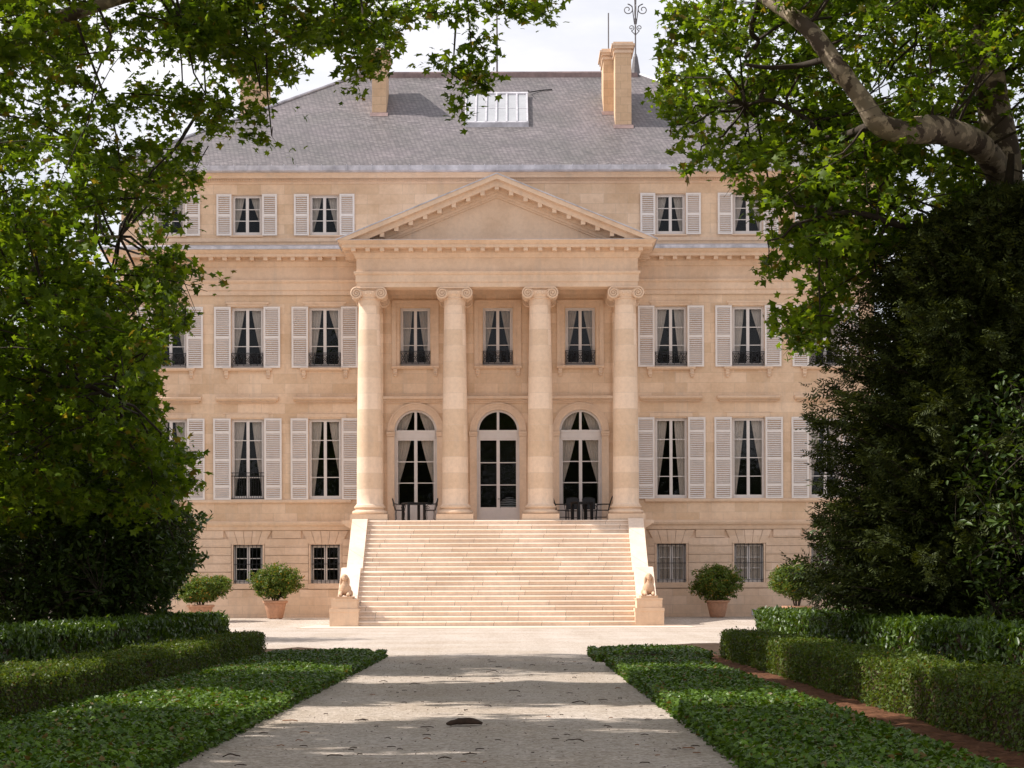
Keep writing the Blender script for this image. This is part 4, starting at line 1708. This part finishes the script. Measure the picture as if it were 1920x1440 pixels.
tb = (-9.6, 39.5, 0)
l0 = smooth_limb([(-9.6, 39.5, -.2), (-9.5, 39.4, 2.5), (-9.7, 39.2, 5.5), (-9.3, 39.0, 9.0), (-8.6, 38.8, 13.0), (-8.0, 38.5, 16.5)])
l1 = smooth_limb([(-9.6, 39.2, 8.6), (-8.6, 38.5, 10.2), (-6.8, 37.9, 10.9), (-4.6, 37.7, 11.3), (-2.4, 38.0, 11.4), (-.6, 38.3, 11.2)])
l2 = smooth_limb([(-9.6, 39.3, 5.2), (-8.6, 40.0, 6.6), (-7.7, 40.8, 7.4), (-7.0, 41.2, 7.6)])
l3 = smooth_limb([(-9.5, 39.3, 3.4), (-8.4, 38.2, 4.6), (-7.2, 37.4, 4.7), (-6.3, 37.0, 4.3)])
l4 = smooth_limb([(-9.4, 39.2, 7.4), (-10.6, 41.2, 9.4), (-10.9, 43.0, 11.5)])
l5 = smooth_limb([(-9.4, 39.2, 7.0), (-11.4, 37.2, 9.4), (-12.0, 36.0, 11.5)])
fringe = np.column_stack([RNG.uniform(-1.4, .9, 60), RNG.uniform(36.5, 40, 60), RNG.uniform(9.2, 13.0, 60)])
tree('plane_tree', 'broad plane tree whose leafy branches fill the upper left', tb, [l0, l1, l2, l3, l4, l5],
     [taper(len(l0), .42, .14, .25), taper(len(l1), .17, .03), taper(len(l2), .13, .03), taper(len(l3), .10, .03), taper(len(l4), .16, .05), taper(len(l5), .16, .05)],
     [((-7.4, 39.6, 8.6), (5.0, 5.4, 8.4), 2700), ((-4.6, 38.6, 12.0), (6.2, 4.6, 3.8), 1400), ((-10.5, 40.0, 13.0), (5.0, 6.0, 5.0), 700), ((-7.6, 38.5, 4.6), (3.6, 4.6, 4.0), 1500)],
     [P_LEFT], 25, .15, 'plane', M_plane, M_bark, thin=thin_left, gaps=GAPS, dens=.135, hang=True, extra=np.vstack([fringe, np.column_stack([RNG.uniform(-5.2, -1.7, 260), RNG.uniform(36.5, 40.5, 260), RNG.uniform(9.2, 12.0, 260)])]), seeds=260)

# nearer plane trees: left pair shades the drive, unseen right pair added to dim skylight
for (Yt, ny, hh, sd) in ((28.6, 3.4, 11.8, -1), (17.5, 5.6, 11.0, -1), (26.5, 4.6, 12.2, 1), (16.0, 5.2, 11.4, 1)):
    QX = (lambda v: v) if sd < 0 else (lambda v: -v)
    l0 = smooth_limb([(QX(-8.9), Yt, -.2), (QX(-8.8), Yt, 3.0), (QX(-8.9), Yt + .2, 7), (QX(-8.3), Yt, 12)])
    l1 = smooth_limb([(QX(-8.9), Yt, 6.5), (QX(-7.4), Yt + .3, 9), (QX(-5.6), Yt, 11)])
    l2 = smooth_limb([(QX(-8.9), Yt, 6.5), (QX(-10.4), Yt + 1.2, 9), (QX(-11.8), Yt - .5, 11)])
    tree('plane_tree', 'tall plane tree standing mostly out of view beside the %s hedge %s' % ('left' if sd < 0 else 'right', 'in the middle of the row' if Yt > 20 else 'nearest the camera'), (QX(-8.9), Yt, 0), [l0, l1, l2],
         [taper(len(l0), .38, .12, .2), taper(len(l1), .16, .04), taper(len(l2), .16, .04)],
         [((QX(-9.0), Yt, hh), (5.6, ny, 4.6), 1800), ((QX(-3.6), Yt - .6, hh + 1.6), (4.6, ny, 2.8), 480)], [[(-80, -80), (60, -80), (40, 200), (-80, 500)]] if sd < 0 else [[(1930, -80), (1990, -80), (1990, 300), (1930, 200)]], 24, .20, 'ivy', M_plane, M_bark, clump_r=.5, gaps=GAPS, seeds=40, jit=0)  # second crown arches over the drive, added to darken it from above

# right plane tree with its bent limb
def A(px, py, Y):
    return at(px, py, Y)


lt = smooth_limb([(8.35, 38.0, -.2), (8.3, 38, 3), (8.1, 38, 6), A(1885, 330, 37.8), A(1862, 180, 37.8), A(1845, 20, 37.8), (7.4, 37.8, 13.6), (7.0, 37.8, 16.5)])
lb = smooth_limb([A(1880, 330, 37.8), A(1835, 272, 36.8), A(1760, 246, 35.8), A(1690, 248, 35.2), A(1648, 232, 35.0), A(1622, 192, 35.0), A(1575, 130, 35.0), A(1525, 62, 35.2), A(1470, 18, 35.6), A(1395, -25, 36.2), A(1290, -60, 37.0), A(1180, -85, 37.5)])
nl_ = len(lb)
lb_r = [.27, .26, .25, .25, .245, .24, .24, .24, .245, .25, .255, .26, .25, .235, .225, .21, .205, .2, .2, .195, .19, .185, .18, .175, .17, .165, .16, .155, .15]
lb_r = [v * .88 for v in lb_r]
lb_r = (lb_r + [.15 - .003 * i for i in range(60)])[:nl_]
l3 = smooth_limb([A(1560, 110, 35.0), A(1500, 125, 35.6), A(1440, 128, 35.3), A(1400, 122, 35.0)])
l4 = smooth_limb([A(1640, 235, 35.0), A(1560, 262, 36.5), A(1520, 230, 37), A(1450, 190, 37.5), A(1400, 200, 38)])
l5 = smooth_limb([A(1870, 420, 37.8), A(1720, 430, 36.8), A(1600, 400, 36.2), A(1500, 420, 36)])
l6 = smooth_limb([A(1425, 5, 36.0), A(1412, 60, 36.2), A(1425, 80, 36.4), A(1400, 110, 36.3)])
l7 = smooth_limb([A(1870, 150, 37.8), A(1760, 60, 38.6), A(1700, -60, 39.5)])
tree('plane_tree', 'plane tree with a mottled bent limb on the right side', (8.35, 38, 0), [lt, lb, l3, l4, l5, l6, l7],
     [taper(len(lt), .42, .16, .25), lb_r, taper(len(l3), .055, .025), taper(len(l4), .07, .02), taper(len(l5), .09, .02), taper(len(l6), .05, .03), taper(len(l7), .14, .05)],
     [((6.3, 38.4, 9.0), (4.6, 4.0, 4.6), 950), ((5.2, 37.6, 11.0), (5.6, 4.2, 3.2), 430), ((9.0, 38.4, 12.0), (4.6, 4.6, 4.6), 620), ((3.9, 37.8, 10.4), (2.6, 3.0, 3.0), 200), ((4.9, 37.9, 6.5), (2.6, 2.8, 2.8), 640)],
     [P_RIGHT, P_FRINGE], 25, .152, 'plane', M_plane, M_bark, seeds=220, dens=.15, clear=lb,
     thin=lambda px, py: np.where((px < 1600) & (py < 470), .82, 1.0),
     extra=np.column_stack([RNG.uniform(.9, 2.6, 26), RNG.uniform(36.5, 39, 26), RNG.uniform(10.6, 12.5, 26)]))

# dark broad-leaved evergreen at the left
lv = smooth_limb([(-9.0, 43, -.1), (-8.9, 43, 2), (-8.8, 43, 4.6)])
tree('evergreen_tree', 'dark evergreen tree spreading low behind the left hedges', (-9.0, 43, 0), [lv], [taper(len(lv), .16, .04, .1)],
     [((-8.6, 43, 2.0), (3.7, 2.8, 2.9), 1700), ((-6.9, 43.4, 1.6), (2.2, 2.4, 1.8), 800)], [P_EVER], 24, .135, 'oval', M_dkleaf, M_twig, clump_r=.34, seeds=60, jit=8)
# yew: plumes rising outwards from the trunk
yroot = tag(empty('yew_tree', (8.0, 36.8, 0)), 'dark yew with feathery upswept branches on the right', 'tree')
yt = MB()
YC, YD = [], []
tz = MB().tube(smooth_limb([(0, 0, -.1), (.1, 0, 3), (-.1, 0, 6.5), (0, 0, 8.2)]), taper(16, .26, .05, .15), 8)
for i in range(900):
    z0 = RNG.uniform(.25, 7.4)
    az = RNG.uniform(0, 2 * PI) if i % 3 == 0 else RNG.normal(PI * 1.08, .75)
    el = math.radians(RNG.uniform(8, 30) + 30 * z0 / 8)
    ln = RNG.uniform(1.6, 4.6) * (1 - .045 * z0)
    d = np.array([math.cos(az) * math.cos(el), math.sin(az) * math.cos(el) * .8, math.sin(el)])
    o = np.array([8.0, 36.8, z0])
    pts = [o + d * ln * t + np.array([0, 0, -.14 * ln * t * t]) for t in np.linspace(0, 1, 6)]
    kk = trim(np.array(pts), [P_YEW])
    pts = pts[:(6 if kk.all() else int(np.argmin(kk)))]
    if len(pts) < 2:
        continue
    tz.tube([p - np.array([8.0, 36.8, 0]) for p in pts], taper(6, .028, .006)[:len(pts)], 4)
    n = 100
    t = RNG.uniform(.18, 1.03, n) ** .8
    wd = (.30 * (1 - t) + .10)[:, None]
    c = o + d * (ln * t)[:, None] + np.array([0, 0, -.14 * ln]) * (t * t)[:, None] + RNG.normal(size=(n, 3)) * wd * np.array([.8, .8, .6])
    YC.append(c)
    YD.append(np.tile(d, (n, 1)) + np.array([0, 0, -.1]))
YC, YD = np.vstack(YC), np.vstack(YD)
k = trim(YC, [P_YEW, P_LOWR], 8) & (YC[:, 2] > .15)
tz.build('trunk', M_twig, yroot, smooth=60)
leaf_mesh('crown', YC[k], .23, 'spray', M_yew, yroot, tan=YD[k], spread_=.6, origin=(8.0, 36.8, 0))
# glossy laurel at the right edge
lv = smooth_limb([(8.7, 34.4, -.1), (8.7, 34.4, 2), (8.8, 34.4, 4.2)])
tree('laurel_tree', 'glossy-leaved laurel growing in front of the yew at the right edge', (8.7, 34.4, 0), [lv], [taper(len(lv), .10, .03, .05)],
     [((8.9, 34.4, 2.4), (2.3, 1.7, 2.9), 800)], [P_LAUR, P_YEW], 20, .13, 'oval', M_dkleaf, M_twig, clump_r=.40, seeds=40, jit=8)
# low dark shrub poking out below the yew
lv = smooth_limb([(7.3, 46, -.1), (7.2, 46, 1.2), (7.2, 46, 2.4)])
tree('evergreen_shrub', 'low dark evergreen shrub at the foot of the yew', (7.3, 46, 0), [lv], [taper(len(lv), .06, .02, .04)],
     [((7.3, 46, 1.3), (1.9, 1.5, 1.6), 420)], [P_LOWR, P_YEW], 20, .13, 'oval', M_dkleaf, M_twig, clump_r=.28, seeds=25, cat='shrub', jit=6)
# trees far to either side of the house
for (x, y, h, lab) in ((-24, 84, 11, 'distant round-headed tree beyond the left end of the house'), (-12.6, 60, 8.5, 'bushy tree standing behind the dark evergreen on the left'), (24.5, 82, 10, 'distant round-headed tree beyond the right end of the house'), (12.8, 60, 8.5, 'bushy tree standing behind the yew on the right')):
    lv = smooth_limb([(x, y, -.1), (x, y, h * .4), (x + .3, y, h * .8)])
    tree('broadleaf_tree', lab, (x, y, 0), [lv], [taper(len(lv), .3, .08, .15)],
         [((x, y, h * .5), (4.4, 4, h * .5), 620)], [[(-60, 330), (215, 330), (215, 1200), (-60, 1200)], [(1660, 330), (1960, 330), (1960, 1200), (1600, 1200)]], 22, .30, 'small', M_dkleaf, M_twig, clump_r=.8, seeds=25, jit=0, r_tw=.02)


# unseen trees added behind the camera so the window glass reflects dark
for (x, y, h, lab) in ((-5.5, -34, 15, 'unseen tall tree added to close the avenue behind the camera, on its left'), (4.5, -38, 16, 'unseen tall tree added to close the avenue behind the camera, on its right')):
    lv = smooth_limb([(x, y, -.1), (x, y, h * .4), (x + .3, y, h * .8)])
    tree('broadleaf_tree', lab, (x, y, 0), [lv], [taper(len(lv), .3, .08, .15)],
         [((x, y, h * .5), (7.0, 4, h * .52), 700)], [], 22, .38, 'small', M_dkleaf, M_twig, clump_r=1.0, seeds=25, jit=0, r_tw=.02)


# ------------------------------------------------------------------ hedges and ivy
def surf_noise(x, y):
    return .5 * np.sin(x * 3.1 + y * 1.7) + .3 * np.sin(y * 4.3 - x * 2.2) + .2 * np.sin(y * 9.1 + x * 7)


def hedge(name, label, x0, x1, y0, y1, h, leaf, kind, mat, n_per_m2, gap=None, cat='hedge', wob=.042, group=None):
    base = ((x0 + x1) / 2, (y0 + y1) / 2, 0)
    root = tag(empty(name, base), label, cat, group)
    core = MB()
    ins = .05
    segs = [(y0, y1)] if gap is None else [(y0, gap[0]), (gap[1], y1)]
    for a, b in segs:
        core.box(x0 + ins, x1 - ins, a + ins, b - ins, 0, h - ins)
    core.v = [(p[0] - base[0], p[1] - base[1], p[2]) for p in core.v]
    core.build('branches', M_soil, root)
    C, Nn = [], []
    for a, b in segs:
        faces = [('t', (x1 - x0) * (b - a)), ('l', h * (b - a)), ('r', h * (b - a)), ('n', h * (x1 - x0)), ('f', h * (x1 - x0))]
        for f, area in faces:
            n = int(area * n_per_m2)
            u, v = RNG.uniform(size=n), RNG.uniform(size=n)
            if f == 't':
                p = np.column_stack([x0 + u * (x1 - x0), a + v * (b - a), np.full(n, h)])
                nv = np.array([0, 0, 1.0])
            elif f in 'lr':
                p = np.column_stack([np.full(n, x0 if f == 'l' else x1), a + u * (b - a), v * h])
                nv = np.array([-1.0 if f == 'l' else 1.0, 0, .25])
            else:
                p = np.column_stack([x0 + u * (x1 - x0), np.full(n, a if f == 'n' else b), v * h])
                nv = np.array([0, -1.0 if f == 'n' else 1.0, .25])
            off = RNG.uniform(-.08, .03, n) + (RNG.uniform(size=n) < .04) * RNG.uniform(.0, .07, n) + wob * surf_noise(p[:, 0] + p[:, 2] * 2, p[:, 1])
            p = p + nv * off[:, None]
            C.append(p)
            Nn.append(np.tile(nv, (n, 1)))
    C, Nn = np.vstack(C), np.vstack(Nn)
    leaf_mesh('foliage', C, leaf, kind, mat, root, nrm=Nn, tan=(Nn * .6 + np.array([0, 0, .9])) if kind == 'oval' else None, spread_=.7, origin=base)
    return root


hedge('box_hedge', 'low clipped box hedge beside the left ivy bed', -5.12, -4.47, 13, 41.6, .48, .042, 'small', M_box, 2300, (36.6, 36.9))
hedge('box_hedge', 'low clipped box hedge beside the bare red earth', 3.76, 4.45, 13, 41.4, .51, .042, 'small', M_box, 2300, (36.4, 36.8))
hedge('laurel_hedge', 'taller laurel hedge behind the left box hedge', -6.7, -5.8, 15, 47, .77, .10, 'oval', M_laurel, 620, None, wob=.05)
hedge('laurel_hedge', 'taller laurel hedge behind the right box hedge', 5.4, 6.4, 15, 51, .79, .10, 'oval', M_laurel, 620, (43.6, 44.1), wob=.05)


def ivy(label, x0, x1, y0, y1, h, n_per_m2):
    base = ((x0 + x1) / 2, (y0 + y1) / 2, 0)
    root = tag(empty('ivy_bed', base), label, 'ivy', kind='stuff')
    nx, ny = max(4, int((x1 - x0) / .12)), max(4, int((y1 - y0) / .2))
    m = MB()

    def hgt(x, y):
        e = np.minimum(np.minimum(x - x0, x1 - x), np.minimum(y - y0, y1 - y))
        return h * np.clip(e / .22, 0, 1) ** .5 * (.85 + .2 * surf_noise(x * 1.3, y * .8))
    for j in range(ny + 1):
        for i in range(nx + 1):
            x, y = x0 + (x1 - x0) * i / nx, y0 + (y1 - y0) * j / ny
            m.v.append((x - base[0], y - base[1], float(hgt(x, y)) - .035))
    m.f = [(j * (nx + 1) + i, j * (nx + 1) + i + 1, (j + 1) * (nx + 1) + i + 1, (j + 1) * (nx + 1) + i) for j in range(ny) for i in range(nx)]
    m.build('stems', M_soil, root)
    n = int((x1 - x0 + .1) * (y1 - y0) * n_per_m2)
    x = RNG.uniform(x0 - .03, x1 + .03, n)
    x = x + .06 * np.sin(RNG.uniform(y0, y1, n) * 2)
    y = RNG.uniform(y0, y1, n)
    x = np.clip(x, x0 - .06, x1 + .06)
    z = np.maximum(hgt(np.clip(x, x0, x1), y), .02) + RNG.uniform(-.05, .03, n)
    # extra leaves on the steep edge towards the drive
    k = int((y1 - y0) * n_per_m2 * .30)
    for xe, sg in ((x0, -1), (x1, 1)):
        ye = RNG.uniform(y0, y1, k)
        x = np.concatenate([x, xe + sg * (RNG.uniform(-.10, .05, k) + .05 * surf_noise(ye * 2, ye))])
        y = np.concatenate([y, ye])
        z = np.concatenate([z, RNG.uniform(.01, h * .95, k)])
    leaf_mesh('leaves', np.column_stack([x, y, z]), .049, 'ivy', M_ivy, root, spread_=.55, origin=base)
    return root


ivy('long bed of dark green ivy along the left edge of the drive', -4.34, -2.42, 12.5, 43.2, .17, 1380)
ivy('long bed of dark green ivy along the right edge of the drive', 1.62, 3.0, 12.5, 38.4, .18, 1380)
ivy('short block of ivy at the far end of the right bed', 1.52, 3.45, 40.0, 44.6, .19, 1250)


# ------------------------------------------------------------------ potted shrubs in front of the house
def potted(px, py_base, Y, label, pr_, ph, crx, crz, czc, lean=0.0, scale_leaf=.095):
    x = (px - 960) * Y / F
    r = tag(empty('potted_shrub', (x, Y, gz(Y))), label, 'potted plant', 'terracotta pots along the front of the house')
    m = MB().lathe([(pr_ * .62, 0), (pr_ * .66, .02), (pr_ * .93, ph * .84), (pr_ * 1.06, ph * .86), (pr_ * 1.08, ph * .97), (pr_ * 1.02, ph), (pr_ * .9, ph), (pr_ * .86, ph * .9)], n=28, cap=False)
    m.lathe([(pr_ * .6, .0), (pr_ * .6, .02)], n=20)
    m.lathe([(pr_ * .86, ph * .9), (pr_ * .84, ph * .91)], n=20)
    for a in (0.5, 2.6, 4.7):
        m.box(pr_ * .45 * math.cos(a) - .05, pr_ * .45 * math.cos(a) + .05, pr_ * .45 * math.sin(a) - .05, pr_ * .45 * math.sin(a) + .05, -.03, .02)
    m.build('pot', M_terra, r, (0, 0, .02), 40)
    st = MB()
    for k in range(7):
        a = 2 * PI * k / 7
        st.tube([(.06 * math.cos(a), .06 * math.sin(a), ph * .85), (.3 * crx * math.cos(a), .3 * crx * math.sin(a), czc - .15), (.75 * crx * math.cos(a) + lean, .75 * crx * math.sin(a), czc + .15)], [.025, .018, .008], 5)
    st.build('stem', M_twig, r)
    c = ellipsoid_pts((lean * .5, 0, czc), (crx, crx * .95, crz), 470)
    c[:, 0] += lean * np.clip((c[:, 2] - czc) / crz, -1, 1)
    # stray shoots and trailing sprays give the ragged outline
    ang = RNG.uniform(0, 2 * PI, 46)
    e = RNG.uniform(-.6, 1.3, 46)
    sp = np.column_stack([np.cos(ang) * crx * 1.12 * np.cos(e), np.sin(ang) * crx * np.cos(e), czc + np.sin(e) * crz * 1.12])
    C = np.vstack([clump_points(c, .15, 24, .8), clump_points(sp, .13, 12, 1.0)])
    C = C[C[:, 2] > ph * .62]
    leaf_mesh('foliage', C, scale_leaf, 'small', M_shrub, r, spread_=.9)
    return r


potted(516, 1162, 90.0, 'round flowering shrub in a pale clay pot left of the stairs', .46, .70, .98, .66, 1.42, .12)
potted(1345, 1158, 90.3, 'round bushy shrub in a clay pot right of the stairs', .45, .66, 1.02, .70, 1.32, 0.0)
potted(376, 1160, 88.0, 'leaning shrub in a clay pot half hidden by the left hedge', .50, .62, .95, .50, 1.22, .35)
potted(1494, 1160, 84.0, 'loose shrub in a wide clay pot half hidden by the right hedge', .52, .66, .92, .62, 1.55, -.10)

# ------------------------------------------------------------------ bark and leaves lying on the drive
spots = [(870, 1361, 66), (800, 1366, 25), (675, 1352, 22), (718, 1279, 17), (777, 1284, 20), (785, 1247, 12), (923, 1243, 15), (935, 1252, 12), (923, 1262, 24), (930, 1275, 17), (922, 1284, 13), (1087, 1246, 13), (998, 1249, 12),
         (1050, 1244, 12), (1130, 1315, 18), (1085, 1320, 28), (1162, 1312, 14), (1158, 1293, 12), (1068, 1302, 12), (963, 1298, 20), (1077, 1393, 36), (1062, 1381, 11), (880, 1417, 28), (833, 1425, 26), (908, 1432, 12), (1208, 1435, 20),
         (733, 1403, 17), (657, 1408, 13), (705, 1364, 10), (757, 1318, 10), (873, 1334, 14), (1028, 1347, 13), (1142, 1367, 11), (1272, 1407, 13), (1255, 1375, 12), (878, 1296, 11), (732, 1290, 10), (778, 1299, 10), (698, 1304, 12),
         (543, 1353, 30), (570, 1375, 20), (493, 1376, 17), (433, 1420, 33), (450, 1437, 23), (627, 1420, 30), (1290, 1407, 24), (525, 1400, 15), (610, 1340, 12), (680, 1352, 20), (560, 1390, 14), (1215, 1352, 14), (1240, 1345, 12), (1232, 1420, 12)]


def bark_piece(px, py, wpx, i):
    x, Y = on_ground(px, py)
    s = F / Y
    ln = wpx / s
    wd = ln * random.uniform(.14, .30) + .014
    big = i == 0
    m = MB()
    n = 9
    lift = ln * (.07 if big else random.uniform(.03, .11))
    for j in range(n + 1):
        t = j / n
        env = (math.sin(PI * min(.98, max(.03, t))) ** .5) * random.uniform(.6, 1.25)
        curl = lift * (math.sin(PI * t) + .25 * math.sin(t * 9 + i))
        for k in range(5):
            u = -1 + k / 2
            if big:
                m.v.append(((t - .5) * ln, u * .075 * math.sin(PI * min(.97, max(.03, t))) ** .6, .004 + .055 * math.sin(PI * min(.985, max(.015, t))) ** .6 * (1 - .8 * u * u) * random.uniform(.75, 1.1)))
                continue
            m.v.append(((t - .5) * ln, u * wd * .5 * env + .1 * wd * math.sin(t * 5 + i), .006 + curl + (.25 if big else .10) * wd * (1 - u * u if big else u * u)))
    m.f = [(j * 5 + k, j * 5 + k + 1, (j + 1) * 5 + k + 1, (j + 1) * 5 + k) for j in range(n) for k in range(4)]
    dry = i in (39, 40, 46, 49) or (i > 8 and i % 7 == 3)
    o = m.build('dry_leaf' if dry else 'bark_piece', M_dry if dry else M_debris, None, (x, Y, .004), 70)
    o.rotation_euler = (0, 0, random.uniform(-.35, .35) if wpx > 15 else random.uniform(-1.2, 1.2))
    so_ = o.modifiers.new('solidify', 'SOLIDIFY')
    so_.thickness = .004 if not big else .02
    if big:
        tag(o, 'largest piece of fallen bark, a thick brown arched slab in the middle of the drive', 'bark')
    elif dry:
        tag(o, 'small curled reddish-brown dry leaf lying on the gravel drive', 'dry leaf', 'dry leaves scattered over the gravel')
    else:
        tag(o, 'thin dark strip of fallen plane bark lying on the gravel drive', 'bark', 'bark strips scattered over the gravel')


for i, (a, b, c) in enumerate(spots):
    bark_piece(a, b, c, i)
for i in range(56):
    py_ = 1236 + 200 * random.random() ** 1.4
    xe = (py_ - 1109) / 126
    bark_piece(954 + random.uniform(-1, 1) * (185 * xe), py_, random.uniform(6, 13) * (.7 + (py_ - 1236) / 260), 60 + i)
# uncountable crumbs of leaf and bark
n = 2600
y = 13 + 32 * RNG.uniform(size=n) ** 1.0
x = RNG.uniform(-2.45, 1.65, n)
cr = leaf_mesh('leaf_litter', np.column_stack([x, y, np.full(n, .012)]), RNG.uniform(.008, .030, n), 'small', M_debris, None, spread_=.25)
tag(cr, 'crumbs of dry leaf and bark strewn over the gravel', kind='stuff')
for o in list(SC.objects):
    if o.type == 'MESH' and o.parent is None and 'label' not in o:
        print('UNLABELLED', o.name)
